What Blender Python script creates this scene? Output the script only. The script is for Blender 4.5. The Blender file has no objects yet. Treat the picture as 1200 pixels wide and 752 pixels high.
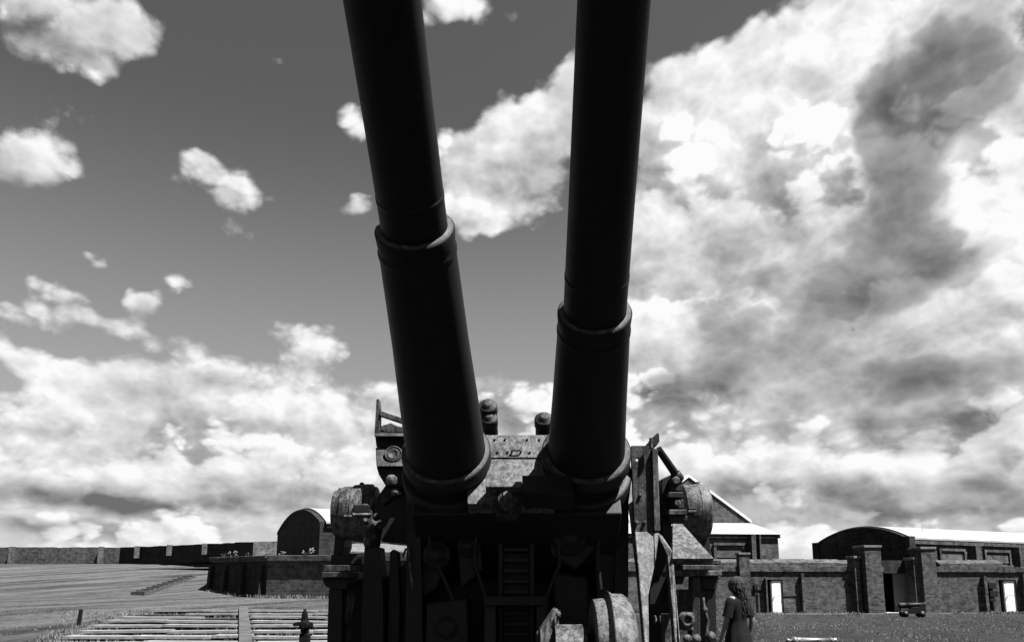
import bpy, bmesh, math, random
import numpy as np
from mathutils import Vector, Matrix, Euler
from mathutils import noise as mnoise

# ------------------------------------------------------------------ scene, camera, light
SC = bpy.context.scene
COL = SC.collection
R = math.radians
PI = math.pi
random.seed(7)

FPX, PPY, PITCH, EYE = 900.0, 543.0, R(9.3), 1.5      # focal length in photo pixels, principal row, tilt, eye height
cam = bpy.data.cameras.new('camera')
cam.sensor_width = 36.0
cam.lens = 36.0 * FPX / 1200.0
cam.shift_y = (PPY - 376.0) / 1200.0
cam.clip_start = 0.05
cam.clip_end = 6000.0
camo = bpy.data.objects.new('camera', cam)
COL.objects.link(camo)
camo.location = (0, 0, EYE)
camo.rotation_euler = (R(90) + PITCH, 0, 0)
SC.camera = camo

SUN_AZ, SUN_EL = R(125), R(61)          # azimuth clockwise from the view direction (+Y)
sl = bpy.data.lights.new('sun', 'SUN')
sl.energy = 5.0
sl.angle = R(0.53)
sl.color = (1.0, 1.0, 1.0)
so = bpy.data.objects.new('sun', sl)
COL.objects.link(so)
sdir = Vector((math.sin(SUN_AZ) * math.cos(SUN_EL), math.cos(SUN_AZ) * math.cos(SUN_EL), math.sin(SUN_EL)))
so.rotation_euler = sdir.to_track_quat('Z', 'Y').to_euler()
so.location = sdir * 60

SC.view_settings.view_transform = 'Standard'
SC.view_settings.look = 'None'
SC.view_settings.exposure = 2.0
SC.view_settings.gamma = 1.0
SC.view_settings.use_curve_mapping = False
try:
    SC.cycles.max_bounces = 6
    SC.cycles.diffuse_bounces = 3
    SC.cycles.use_denoising = True
except Exception:
    pass

# ------------------------------------------------------------------ node helper
class V:
    """a node socket with arithmetic"""
    nt = None
    def __init__(s, sock): s.s = sock
    def _m(op, *a, clamp=False):
        n = V.nt.nodes.new('ShaderNodeMath'); n.operation = op; n.use_clamp = clamp
        for i, x in enumerate(a):
            if isinstance(x, V): V.nt.links.new(x.s, n.inputs[i])
            else: n.inputs[i].default_value = float(x)
        return V(n.outputs[0])
    def __add__(s, o): return V._m('ADD', s, o)
    __radd__ = __add__
    def __sub__(s, o): return V._m('SUBTRACT', s, o)
    def __rsub__(s, o): return V._m('SUBTRACT', o, s)
    def __mul__(s, o): return V._m('MULTIPLY', s, o)
    __rmul__ = __mul__
    def __truediv__(s, o): return V._m('DIVIDE', s, o)
    def max(s, o): return V._m('MAXIMUM', s, o)
    def min(s, o): return V._m('MINIMUM', s, o)
    def pow(s, o): return V._m('POWER', s, o)
    def abs(s): return V._m('ABSOLUTE', s)

def vmath(op, a, b=None, scale=None):
    n = V.nt.nodes.new('ShaderNodeVectorMath'); n.operation = op
    for i, x in enumerate((a, b)):
        if x is None: continue
        if isinstance(x, V): V.nt.links.new(x.s, n.inputs[i])
        else: n.inputs[i].default_value = x
    if scale is not None:
        if isinstance(scale, V): V.nt.links.new(scale.s, n.inputs['Scale'])
        else: n.inputs['Scale'].default_value = scale
    return V(n.outputs['Value'] if op in ('LENGTH', 'DOT_PRODUCT', 'DISTANCE') else n.outputs[0])

def smooth(x, a, b, lo=0.0, hi=1.0):
    n = V.nt.nodes.new('ShaderNodeMapRange'); n.interpolation_type = 'SMOOTHSTEP'
    V.nt.links.new(x.s, n.inputs[0])
    for i, v in enumerate((a, b, lo, hi)): n.inputs[i + 1].default_value = v
    return V(n.outputs[0])

def lin(x, a, b, lo=0.0, hi=1.0):
    n = V.nt.nodes.new('ShaderNodeMapRange')
    V.nt.links.new(x.s, n.inputs[0])
    for i, v in enumerate((a, b, lo, hi)): n.inputs[i + 1].default_value = v
    return V(n.outputs[0])

def combine(x, y, z):
    n = V.nt.nodes.new('ShaderNodeCombineXYZ')
    for i, a in enumerate((x, y, z)):
        if isinstance(a, V): V.nt.links.new(a.s, n.inputs[i])
        else: n.inputs[i].default_value = a
    return V(n.outputs[0])

def fbm(vec, scale, detail=6.0, rough=0.55, dist=0.0, out='Fac', lac=2.0, dims='3D'):
    n = V.nt.nodes.new('ShaderNodeTexNoise'); n.noise_dimensions = dims
    if vec is not None: V.nt.links.new(vec.s, n.inputs['Vector'])
    n.inputs['Scale'].default_value = scale
    n.inputs['Detail'].default_value = detail
    n.inputs['Roughness'].default_value = rough
    n.inputs['Lacunarity'].default_value = lac
    n.inputs['Distortion'].default_value = dist
    return V(n.outputs[out])

def mixf(f, a, b):
    return a + f * (b - a) if isinstance(a, V) else (b - a) * f + a

# ------------------------------------------------------------------ sky: blue air and broken cumulus, monochrome film
world = bpy.data.worlds.new('World')
SC.world = world
world.use_nodes = True
nt = world.node_tree
nt.nodes.clear()
V.nt = nt
out = nt.nodes.new('ShaderNodeOutputWorld')
bg = nt.nodes.new('ShaderNodeBackground')
nt.links.new(bg.outputs[0], out.inputs[0])
bg.inputs['Strength'].default_value = 0.07
sky = nt.nodes.new('ShaderNodeTexSky')
sky.sky_type = 'NISHITA'
sky.sun_disc = False
sky.sun_elevation = SUN_EL
sky.sun_rotation = SUN_AZ
sky.air_density = 1.0
sky.dust_density = 0.6
sep = nt.nodes.new('ShaderNodeSeparateColor')
nt.links.new(sky.outputs[0], sep.inputs[0])
clear = V(sep.outputs[0]) * 0.62 + V(sep.outputs[1]) * 0.30 + V(sep.outputs[2]) * 0.08     # red-filter mono film

tc = nt.nodes.new('ShaderNodeTexCoord')
dirv = vmath('NORMALIZE', V(tc.outputs['Generated']))
sx = nt.nodes.new('ShaderNodeSeparateXYZ'); nt.links.new(dirv.s, sx.inputs[0])
dx, dy, dz = (V(sx.outputs[i]) for i in range(3))
AZ = V._m('ARCTAN2', dx, dy) * (180 / PI)
EL = V._m('ARCSINE', dz) * (180 / PI)
# the air is in motion: a warped sky coordinate in degrees, so that no cloud keeps an elliptical outline
GA = np.linspace(-45.0, 45.0, 181)
GE = np.linspace(-2.0, 48.0, 121)
w1 = vmath('SUBTRACT', fbm(dirv, 9.0, 3.0, 0.55, out='Color'), (0.5, 0.5, 0.5))
s1 = nt.nodes.new('ShaderNodeSeparateXYZ'); nt.links.new(w1.s, s1.inputs[0])
WA = AZ + V(s1.outputs[0]) * 5.0
WE = EL + V(s1.outputs[1]) * (2.0 + EL * 0.1)
ua = lin(WA, GA[0], GA[-1]); ue = lin(WE, GE[0], GE[-1])
UA = combine(ua, ua, ua); UE = combine(ue, ue, ue)
# billow coordinate, flattened towards the horizon
w2 = vmath('SUBTRACT', fbm(dirv, 14.0, 2.0, 0.5, out='Color'), (0.5, 0.5, 0.5))
zz = dz * 1.05 + dz.max(0.0005).pow(0.5) * 0.38
DB = vmath('ADD', combine(dx, dy, zz), vmath('SCALE', w2, scale=0.03))

def blob_grid(items):
    """sum of soft ellipses (azimuth, elevation, half width, half height, weight, slant) on a sky grid in degrees"""
    a, e = np.meshgrid(GA, GE, indexing='ij')
    F = np.zeros_like(a)
    for (a0, e0, rx, ry, w, rot) in items:
        c, s_ = math.cos(R(rot)), math.sin(R(rot))
        x, y = a - a0, e - e0
        l = np.hypot((x * c + y * s_) / rx, (-x * s_ + y * c) / ry)
        t = np.clip((1.7 - l) / 1.7, 0, 1)
        F += w * t * t * (3 - 2 * t)
    return F

def sky_field(items, rank, post=None):
    """the grid as a short sum of products f(azimuth) * g(elevation), each factor an RGB Curves node"""
    F = blob_grid(items)
    if post: F = post(F)
    U, S, Wt = np.linalg.svd(F, full_matrices=False)
    tot = None
    for k0 in range(0, rank, 3):
        outs = []
        for vec, coords, inp in ((U, GA, UA), (Wt.T, GE, UE)):
            n = V.nt.nodes.new('ShaderNodeRGBCurve')
            mp = n.mapping
            mp.use_clip = False
            mp.extend = 'HORIZONTAL'
            for c in range(3):
                cu = mp.curves[c]
                y = vec[:, k0 + c] * math.sqrt(S[k0 + c])
                xs = (coords - coords[0]) / (coords[-1] - coords[0])
                cu.points[0].location = (0.0, float(y[0]))
                cu.points[1].location = (1.0, float(y[-1]))
                for i in range(1, len(y) - 1):
                    cu.points.new(float(xs[i]), float(y[i]))
                for p_ in cu.points: p_.handle_type = 'VECTOR'
            mp.update()
            V.nt.links.new(inp.s, n.inputs['Color'])
            outs.append(V(n.outputs[0]))
        d = vmath('DOT_PRODUCT', outs[0], outs[1])
        tot = d if tot is None else tot + d
    return tot

def voro(vec, scale, detail=2.0, rough=0.5, smoothness=0.6):
    n = V.nt.nodes.new('ShaderNodeTexVoronoi'); n.feature = 'F1'
    V.nt.links.new(vec.s, n.inputs['Vector'])
    n.inputs['Scale'].default_value = scale
    n.inputs['Detail'].default_value = detail
    n.inputs['Roughness'].default_value = rough

    return V(n.outputs['Distance'])
CLOUD = [
    (-33.0, 35.1, 5.28, 2.39, 1.5, 0), (-35.0, 31.5, 1.89, 1.43, 0.9, 0), (-28.4, 35.5, 2.48, 2.03, 0.9, 0), (-31.1, 32.6, 3.62, 1.15, 0.7, 0),
    (-34.4, 25.9, 2.72, 2.03, 1.35, 0), (-31.5, 29.2, 3.34, 1.06, 1.05, 0), (-33.1, 27.7, 1.94, 0.96, 0.6, 0), (-21.6, 28.0, 4.16, 2.12, 1.5, 0),
    (-23.7, 28.3, 1.73, 0.94, 0.6, 0), (-20.7, 24.9, 1.67, 0.94, 1.2, 0), (-18.9, 35.7, 1.52, 0.82, 1.1, 0), (-30.7, 26.0, 2.03, 0.5, 0.5, 0),
    (-32.8, 18.8, 2.46, 1.35, 1.25, -25), (-30.6, 20.7, 1.9, 0.74, 1.0, -15), (-27.3, 18.9, 1.48, 0.94, 1.15, 0), (-24.7, 20.7, 1.77, 0.83, 1.05, 0),
    (-34.3, 17.3, 1.19, 0.57, 0.8, 0), (-15.2, 17.8, 4.07, 1.56, 1.2, 0), (-18.0, 18.4, 2.4, 0.83, 0.6, 0), (-25.4, 16.6, 7.57, 1.25, 1.0, -4),
    (-29.1, 17.2, 4.06, 0.66, 0.4, 0), (-33.3, 14.9, 2.77, 1.48, 1.1, 0), (-28.3, 13.5, 5.09, 1.9, 1.1, 0), (-31.5, 10.8, 5.68, 3.26, 1.3, 0),
    (-21.7, 12.4, 8.45, 2.95, 1.3, 0), (-12.9, 13.6, 5.59, 2.78, 1.1, 0), (-29.3, 7.2, 9.79, 3.33, 1.3, 0), (-15.7, 7.9, 9.54, 3.68, 1.3, 0),
    (-13.9, 8.9, 3.65, 1.85, 0.7, 0), (-2.7, 29.0, 5.2, 3.27, 1.5, 25), (1.4, 32.6, 5.97, 3.65, 1.55, 40), (5.0, 35.7, 3.48, 2.95, 1.0, 50),
    (-0.3, 27.0, 4.77, 1.39, 0.8, 0), (-5.5, 31.1, 1.64, 2.18, 0.6, 0), (2.7, 29.3, 2.74, 2.25, 0.5, 0), (-4.6, 40.3, 5.69, 1.49, 1.2, 0),
    (-7.1, 39.3, 2.11, 0.66, 0.5, 0), (-12.8, 32.2, 1.45, 1.58, 0.85, 0), (-11.8, 27.5, 1.83, 1.12, 1.2, 0), (0.0, 13.3, 5.87, 2.66, 1.2, 0),
    (-6.5, 11.3, 4.49, 2.53, 1.0, 0), (-19.0, 15.0, 3.53, 1.79, 0.7, 0), (-3.9, 13.9, 3.9, 1.89, 0.9, 0), (3.9, 13.9, 3.9, 2.84, 1.0, 0),
    (0.0, 7.6, 9.63, 3.82, 1.3, 0), (13.7, 34.2, 4.95, 3.81, 1.5, 0), (20.2, 34.8, 5.89, 4.14, 1.6, 0), (26.3, 34.5, 6.25, 3.74, 1.6, 0),
    (32.8, 33.8, 6.02, 4.0, 1.6, 0), (17.3, 29.0, 8.15, 5.38, 1.6, 0), (25.7, 27.6, 8.38, 6.21, 1.6, 0), (33.4, 25.9, 5.75, 6.85, 1.6, 0),
    (12.1, 26.8, 4.23, 4.53, 1.3, 0), (16.3, 21.8, 8.03, 4.66, 1.5, 0), (25.0, 19.6, 8.78, 5.03, 1.5, 0), (32.5, 16.7, 6.61, 5.81, 1.5, 0),
    (12.4, 17.9, 5.69, 3.65, 1.3, 0), (10.6, 22.3, 2.59, 2.38, 0.9, 0), (18.9, 12.6, 10.51, 4.8, 1.5, 0), (29.5, 9.4, 8.83, 4.99, 1.5, 0),
    (11.5, 10.6, 5.6, 4.36, 1.4, 0), (9.1, 13.8, 3.19, 3.12, 0.8, 0),
]
GREY = [
    (30.9, 31.0, 4.89, 4.49, 1.5, 0), (29.0, 26.4, 3.78, 5.09, 1.5, 0), (34.2, 32.4, 4.35, 3.13, 1.0, 0), (28.2, 21.8, 4.72, 3.75, 1.2, 0),
    (31.9, 20.5, 3.39, 2.6, 0.9, 0), (35.3, 29.7, 2.79, 5.03, 0.8, 0), (26.6, 31.6, 1.96, 3.42, 0.6, 0), (23.4, 20.1, 6.76, 2.82, 1.3, 18),
    (17.5, 21.4, 5.79, 2.44, 1.0, 18), (20.8, 16.6, 8.08, 2.63, 1.1, 0), (14.3, 19.3, 3.43, 2.69, 0.7, 0), (30.9, 14.2, 7.76, 2.44, 1.0, 0),
    (24.6, 13.3, 8.12, 2.02, 0.7, 0), (12.9, 14.8, 4.99, 1.11, 0.8, 0), (33.9, 8.2, 1.78, 1.38, 1.0, 0), (7.9, 16.9, 3.88, 0.99, 0.4, 0),
    (18.6, 7.8, 11.55, 1.21, 0.6, 0),
]
SHADE = [
    (17.1, 24.3, 6.8, 2.84, 0.6, 0), (18.2, 32.1, 7.54, 4.37, -0.75, 0), (23.9, 34.6, 4.72, 2.86, -0.4, 0), (-28.8, 12.8, 8.56, 2.78, -0.35, 0),
    (-15.3, 13.5, 6.69, 3.05, -0.3, 0), (34.3, 25.1, 2.34, 2.93, -0.4, 0), (0.7, 31.8, 4.84, 2.72, -0.3, 0), (12.6, 23.3, 2.57, 2.34, -0.4, 0),
    (29.3, 7.2, 5.87, 1.66, -0.2, 0), (35.2, 28.8, 2.79, 2.78, 0.2, 0), (24.7, 15.6, 13.6, 3.43, 0.5, 0), (21.4, 6.8, 16.67, 1.07, 0.9, -2),
    (29.6, 10.5, 7.87, 1.33, 0.6, 0), (-20.7, 14.4, 1.95, 0.71, 0.8, 0), (-31.2, 6.2, 6.11, 0.87, 0.8, 0), (-25.6, 5.6, 11.44, 0.57, 1.0, 0),
    (-21.7, 11.2, 6.74, 0.83, 0.4, 0), (-31.0, 4.1, 6.56, 0.38, 0.6, 0), (-16.8, 6.7, 5.29, 0.73, 0.6, 0), (-32.2, 33.0, 4.56, 0.91, 0.6, 0),
    (0.0, 8.2, 7.72, 1.91, 0.5, 0), (-2.6, 14.9, 3.93, 1.26, 0.3, 0), (3.4, 30.7, 2.75, 2.2, 0.4, 0), (18.4, 4.7, 14.33, 0.48, 0.6, 0),
    (0.0, 26.6, 5.44, 0.7, 0.5, 0), (-34.3, 24.5, 2.34, 0.69, 0.5, 0), (-21.5, 27.0, 2.96, 0.64, 0.4, 0), (27.1, 5.1, 8.09, 0.45, 0.6, 0),
    (-6.3, 4.7, 12.58, 0.5, 0.5, 0), (14.1, 14.1, 3.7, 1.23, 0.4, 0),
]

# beyond the directions named above broken cloud goes on, cover thinned to lower the ambient light
away = smooth(AZ.abs(), 37.0, 45.0).max(smooth(EL, 40.0, 47.0))
here = 1.0 - away
bank = smooth(EL, 40.0, 8.0, 0.30, 1.15)
D1, D2, D3 = (0.045, -0.015, 0.055), (0.016, -0.006, 0.020), (0.006, -0.002, 0.008)      # steps towards the sun
n1 = fbm(DB, 4.5, 4.0, 0.52)
n1s = fbm(vmath('ADD', DB, D1), 4.5, 4.0, 0.52)
b1 = voro(DB, 12.0, 3.0, 0.55)
b1s = voro(vmath('ADD', DB, D2), 12.0, 3.0, 0.55)
n2 = fbm(DB, 22.0, 8.0, 0.64)
n2s = fbm(vmath('ADD', DB, D3), 22.0, 5.0, 0.60)
field = here * sky_field(CLOUD, 24) + away * bank * 0.55 + smooth(EL, 9.0, 3.5, 0.0, 1.0)
puff = 0.42 - b1
dens = field * 0.92 + (n1 - 0.5) * 1.0 + puff * 0.85 + (n2 - 0.5) * 0.75
alpha = smooth(dens, 0.20, 0.76)
relief = (n1 - n1s) * 1.1 + (b1s - b1) * 0.62 + (n2 - n2s) * 0.45
# heaps stacked one behind the other: each has a sunlit crown and a greyer foot
L = (n1 - 0.5) * 2.3 + puff * 0.62 + (n2 - 0.5) * 0.34 - zz * 4.6
saw = V._m('FRACT', L)
heap = (1.0 - smooth(saw, 0.0, 0.84)).max(smooth(saw, 0.83, 1.0)) - 0.5
heap = heap * smooth(n1s, 0.36, 0.56, 0.25, 0.9)
shade = here * sky_field(SHADE, 18) + away * (smooth(EL, 30.0, 0.0) * 0.35 + (n1s - 0.45) * 0.9)
bright = 0.88 + relief * 0.58 + heap * 0.32 + (n2 - 0.5) * 0.10 - shade.max(-0.45) * 0.42
bright = bright.max(0.36).min(1.04)
# nearer grey cloud with a torn edge
gden = here * sky_field(GREY, 18) * 0.8 + (n1s - 0.5) * 1.1 + puff * 0.75 + (n2 - 0.5) * 0.5
galpha = smooth(gden, 0.34, 0.78)
gcol = 0.62 + heap * 0.12 + relief * 0.36 - smooth(gden, 0.4, 1.3) * 0.20
CW = 3.25
cloudc = mixf(galpha * alpha * 0.92, bright, gcol)
cloudc = cloudc.pow(1.7) * CW
airc = clear * 0.29 + smooth(EL, 34.0, 10.0, 0.0, 0.65)
col = mixf(alpha, airc, cloudc)
col = mixf(smooth(EL, -0.5, -3.0), col, 0.3)
rgb = combine(col, col, col)
nt.links.new(rgb.s, bg.inputs['Color'])
world.cycles.sampling_method = 'MANUAL'
world.cycles.sample_map_resolution = 256

# ------------------------------------------------------------------ measuring helpers
CP, SP = math.cos(PITCH), math.sin(PITCH)
def at(x, y, Y):
    """the point of the place, Y metres ahead of the photographer, that the photograph shows at pixel x, y"""
    xc, yc = (x - 600.0) / FPX, (PPY - y) / FPX
    dy_, dz_ = CP - yc * SP, SP + yc * CP
    return Vector((xc / dy_ * Y, Y, EYE + dz_ / dy_ * Y))
def zat(y, Y): return at(600, y, Y).z
def xat(x, Y, z=EYE): return (x - 600.0) / FPX * (Y * CP + (z - EYE) * SP)
def run_to(C, d, px):
    """how far from C along the level direction d until the photograph shows it at column px"""
    k = (px - 600.0) / FPX * CP
    return (k * C[1] - C[0]) / (d[0] - k * d[1])
def ss(a, b, x):
    t = min(1.0, max(0.0, (x - a) / (b - a)))
    return t * t * (3 - 2 * t)
def pl(x, pts):
    if x <= pts[0][0]: return pts[0][1]
    for (x0, y0), (x1, y1) in zip(pts, pts[1:]):
        if x <= x1: return y0 + (y1 - y0) * (x - x0) / (x1 - x0)
    return pts[-1][1]
def gz(x, y):
    """height of the ground"""
    left = ss(3.0, -4.5, x)
    h = pl(y, [(6, 0.0), (9, 0.22), (13, 0.50), (21.5, 0.93), (28, 1.05), (35, 1.18), (50, 2.15), (75, 3.95), (110, 4.0), (200, 0.5)])
    h += 0.05 * mnoise.noise(Vector((x * 0.12, y * 0.12, 0))) * ss(15, 30, y)
    return left * h
def ghit(px, py):
    lo = 5.0
    while lo < 120:
        p = at(px, py, lo)
        if p.z <= gz(p.x, p.y): return Vector((p.x, p.y, gz(p.x, p.y)))
        lo += 0.1
    return p

# ------------------------------------------------------------------ mesh helpers
class MB:
    def __init__(s): s.v, s.f, s.sm = [], [], []
    def add(s, vs, fs, smooth_=False):
        b = len(s.v)
        s.v += [Vector(v) for v in vs]
        for f in fs:
            s.f.append([b + i for i in f]); s.sm.append(smooth_)
        return s
    def box(s, x0, x1, y0, y1, z0, z1, M=None):
        vs = [Vector((x, y, z)) for z in (z0, z1) for y in (y0, y1) for x in (x0, x1)]
        if M: vs = [M @ v for v in vs]
        return s.add(vs, [(0, 2, 3, 1), (4, 5, 7, 6), (0, 1, 5, 4), (1, 3, 7, 5), (3, 2, 6, 7), (2, 0, 4, 6)])
    def prism(s, pts, off):
        """a closed outline (list of points) thickened by the vector off"""
        pts = [Vector(p) for p in pts]; off = Vector(off); n = len(pts)
        nrm = Vector((0, 0, 0))
        for i in range(n): nrm += pts[i].cross(pts[(i + 1) % n])
        if nrm.dot(off) > 0: pts.reverse()
        vs = pts + [p + off for p in pts]
        fs = [list(range(n)), list(range(2 * n - 1, n - 1, -1))]
        for i in range(n):
            j = (i + 1) % n
            fs.append((i, i + n, j + n, j))
        return s.add(vs, fs)
    def lathe(s, prof, o, ax, n=24, caps=True):
        """prof: (distance along ax, radius) pairs"""
        o = Vector(o); ax = Vector(ax).normalized()
        a = ax.orthogonal().normalized(); b = ax.cross(a)
        vs, fs = [], []
        for (t, r) in prof:
            for k in range(n):
                th = 2 * PI * k / n
                vs.append(o + ax * t + (a * math.cos(th) + b * math.sin(th)) * r)
        for i in range(len(prof) - 1):
            for k in range(n):
                k2 = (k + 1) % n
                fs.append((i * n + k, i * n + k2, (i + 1) * n + k2, (i + 1) * n + k))
        s.add(vs, fs, True)
        if caps:
            m = len(prof) - 1
            s.add([vs[k] for k in range(n)], [list(range(n - 1, -1, -1))])
            s.add([vs[m * n + k] for k in range(n)], [list(range(n))])
        return s
    def tube(s, p0, p1, r0, r1=None, n=12):
        p0, p1 = Vector(p0), Vector(p1)
        return s.lathe([(0, r0), ((p1 - p0).length, r0 if r1 is None else r1)], p0, p1 - p0, n)
    def path(s, pts, rad, n=8):
        for a, b in zip(pts, pts[1:]): s.tube(a, b, rad, rad, n)
        return s
    def build(s, name, mat_, parent=None, bevel=0.0, seg=2):
        me = bpy.data.meshes.new(name)
        me.from_pydata([tuple(v) for v in s.v], [], s.f)
        me.polygons.foreach_set('use_smooth', s.sm)
        bm = bmesh.new(); bm.from_mesh(me)
        bmesh.ops.recalc_face_normals(bm, faces=bm.faces); bm.to_mesh(me); bm.free()
        me.materials.append(mat_)
        me.update()
        o = bpy.data.objects.new(name, me)
        COL.objects.link(o)
        if parent: o.parent = parent; o.matrix_parent_inverse = parent_inv(parent)
        if bevel:
            m = o.modifiers.new('bevel', 'BEVEL'); m.width = bevel; m.segments = seg; m.limit_method = 'ANGLE'; m.angle_limit = R(35)
        return o
def world_of(o):
    M = Matrix.LocRotScale(o.location, o.rotation_euler, o.scale)
    return world_of(o.parent) @ o.matrix_parent_inverse @ M if o.parent else M
def parent_inv(p): return world_of(p).inverted()
def tag(o, label=None, cat=None, group=None, kind=None):
    if label: o['label'] = label
    if cat: o['category'] = cat
    if group: o['group'] = group
    if kind: o['kind'] = kind
    return o
def thing(name, label, cat, loc=(0, 0, 0), group=None):
    o = bpy.data.objects.new(name, None); COL.objects.link(o)
    o.location = loc; o.empty_display_size = 0.2
    return tag(o, label, cat, group)
class Frame:
    """level local axes: u along a wall, v outwards from its face, z up"""
    def __init__(s, C, phi): s.C = Vector((C[0], C[1], 0)); s.u = Vector((math.cos(phi), math.sin(phi), 0)); s.n = Vector((math.sin(phi), -math.cos(phi), 0))
    def p(s, u, v, z): return s.C + s.u * u + s.n * v + Vector((0, 0, z))
    def upx(s, px, v=0.0): return run_to(s.C + s.n * v, s.u, px)
    def M(s): 
        m = Matrix.Identity(4)
        for i in range(3): m[i][0], m[i][1], m[i][3] = s.u[i], -s.n[i], s.C[i]
        return m
    def box(s, mb, u0, u1, v0, v1, z0, z1): return mb.box(u0, u1, -v1, -v0, z0, z1, s.M())

# ------------------------------------------------------------------ materials (monochrome film: every colour is a grey)
def material(name, fn):
    m = bpy.data.materials.new(name); m.use_nodes = True
    t = m.node_tree; V.nt = t
    b = t.nodes['Principled BSDF']
    c = t.nodes.new('ShaderNodeTexCoord')
    fn(t, b, V(c.outputs['Object']))
    return m
def setv(b, key, val):
    if isinstance(val, V): V.nt.links.new(val.s, b.inputs[key])
    else: b.inputs[key].default_value = val
def grey(b, val):
    if isinstance(val, V): V.nt.links.new(combine(val, val, val).s, b.inputs['Base Color'])
    else: b.inputs['Base Color'].default_value = (val, val, val, 1)
def bump(b, h, strength, dist=0.01):
    n = V.nt.nodes.new('ShaderNodeBump'); n.inputs['Strength'].default_value = strength; n.inputs['Distance'].default_value = dist
    V.nt.links.new(h.s, n.inputs['Height']); V.nt.links.new(n.outputs[0], b.inputs['Normal'])
def spec(b, v): b.inputs['Specular IOR Level'].default_value = v

def m_metal(dark, pale, cover):
    def fn(t, b, P):
        big = fbm(P, 4.0, 5.0, 0.6); mid = fbm(P, 19.0, 8.0, 0.72, 0.4); fine = fbm(P, 75.0, 6.0, 0.7)
        drip = fbm(vmath('MULTIPLY', P, (42.0, 42.0, 5.0)), 1.0, 6.0, 0.65)
        k = mid * 0.75 + (drip - 0.5) * 0.55 + (big - 0.5) * 0.45 + (fine - 0.5) * 0.30 + 0.125
        rust = smooth(k, cover - 0.13, cover + 0.13)
        speck = smooth(fine, 0.60, 0.72)
        c = mixf(rust, dark + (fine - 0.5) * dark, pale + (fine - 0.5) * pale * 0.9 + (drip - 0.5) * pale * 0.7) + speck * pale * 0.5
        grey(b, c.max(0.004)); setv(b, 'Roughness', 0.58 + (mid - 0.5) * 0.4); spec(b, 0.18)
        bump(b, fine * 0.6 + rust * 0.5, 0.5, 0.004)
    return fn
m_gun = m_metal(0.010, 0.046, 0.53)
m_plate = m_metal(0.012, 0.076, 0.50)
def m_barrel(t, b, P):
    fine = fbm(P, 60.0, 5.0, 0.6); mid = fbm(P, 9.0, 6.0, 0.6)
    chip = smooth(fbm(P, 26.0, 7.0, 0.75), 0.66, 0.70)
    grey(b, (0.0075 + (mid - 0.5) * 0.008 + (fine - 0.5) * 0.004 + chip * 0.02).max(0.003)); setv(b, 'Roughness', 0.55 + (mid - 0.5) * 0.3); spec(b, 0.08)
    bump(b, fine + mid * 0.6, 0.25, 0.003)
def m_brick(lo, hi):
    def fn(t, b, P):
        # courses run along the wall: project on the wall's horizontal run and height
        s = t.nodes.new('ShaderNodeSeparateXYZ'); t.links.new(P.s, s.inputs[0])
        run = V(s.outputs[0]) * 0.9 + V(s.outputs[1]) * 0.55
        br = t.nodes.new('ShaderNodeTexBrick')
        t.links.new(combine(run, V(s.outputs[2]), 0.0).s, br.inputs['Vector'])
        br.inputs['Scale'].default_value = 1.0
        br.inputs['Brick Width'].default_value = 0.34; br.inputs['Row Height'].default_value = 0.115
        br.inputs['Mortar Size'].default_value = 0.012; br.inputs['Bias'].default_value = 0.0
        br.inputs['Color1'].default_value = (0.0, 0.0, 0.0, 1); br.inputs['Color2'].default_value = (1, 1, 1, 1); br.inputs['Mortar'].default_value = (0.85, 0.85, 0.85, 1)
        var = V(br.outputs['Color'])
        big = fbm(P, 0.45, 6.0, 0.62); fine = fbm(P, 3.2, 6.0, 0.7); stain = fbm(vmath('MULTIPLY', P, (1.4, 1.4, 0.28)), 1.0, 6.0, 0.65)
        c = lo + (var * 0.42 + smooth(fine, 0.34, 0.66) * 0.60 + (big - 0.5) * 0.9) * (hi - lo)
        c = c * smooth(stain, 0.30, 0.52, 0.55, 1.0) + smooth(fine, 0.62, 0.74) * (hi * 0.55)
        grey(b, c.max(0.008)); setv(b, 'Roughness', 0.92); spec(b, 0.1)
        bump(b, var * 0.4 + fine * 1.2, 0.5, 0.03)
    return fn
def m_plain(lo, hi, scale=3.0, rough=0.85, sp=0.15, bmp=0.3, dist=0.01):
    def fn(t, b, P):
        a = fbm(P, scale, 7.0, 0.65); f = fbm(P, scale * 7.0, 5.0, 0.65)
        c = lo + (smooth(a, 0.3, 0.7) * 0.7 + f * 0.5) * (hi - lo)
        grey(b, c.max(0.002)); setv(b, 'Roughness', rough); spec(b, sp)
        bump(b, a + f * 0.5, bmp, dist)
    return fn
def m_grass(t, b, P):
    s = t.nodes.new('ShaderNodeSeparateXYZ'); t.links.new(P.s, s.inputs[0])
    px_, py_ = V(s.outputs[0]), V(s.outputs[1])
    big = fbm(P, 0.10, 5.0, 0.6); fine = fbm(vmath('MULTIPLY', P, (1.0, 0.45, 1.0)), 2.4, 9.0, 0.8); tuft = fbm(vmath('MULTIPLY', P, (1.0, 0.5, 1.0)), 7.0, 6.0, 0.75)
    wob = vmath('SCALE', fbm(P, 0.12, 3.0, 0.5, out='Color'), scale=1.2)
    rows = fbm(vmath('ADD', combine((px_ * 0.97 - py_ * 0.30) * 0.75, (py_ * 0.97 + px_ * 0.30) * 0.06, 0.0), wob), 1.0, 7.0, 0.68)
    dry = smooth(px_, 4.0, -9.0)              # the bank on the left is dry summer grass, the lawn on the right is greener
    c = 0.013 + smooth(rows, 0.34, 0.68) * 0.030 * (0.25 + dry * 0.75) + (big - 0.5) * 0.022 + (fine - 0.5) * 0.050 + (tuft - 0.5) * 0.034
    c = c * (1.35 + dry * 0.70)
    grey(b, c.max(0.004)); setv(b, 'Roughness', 0.95); spec(b, 0.05)
    bump(b, fine * 1.6 + tuft * 1.0, 1.0, 0.10)

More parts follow.
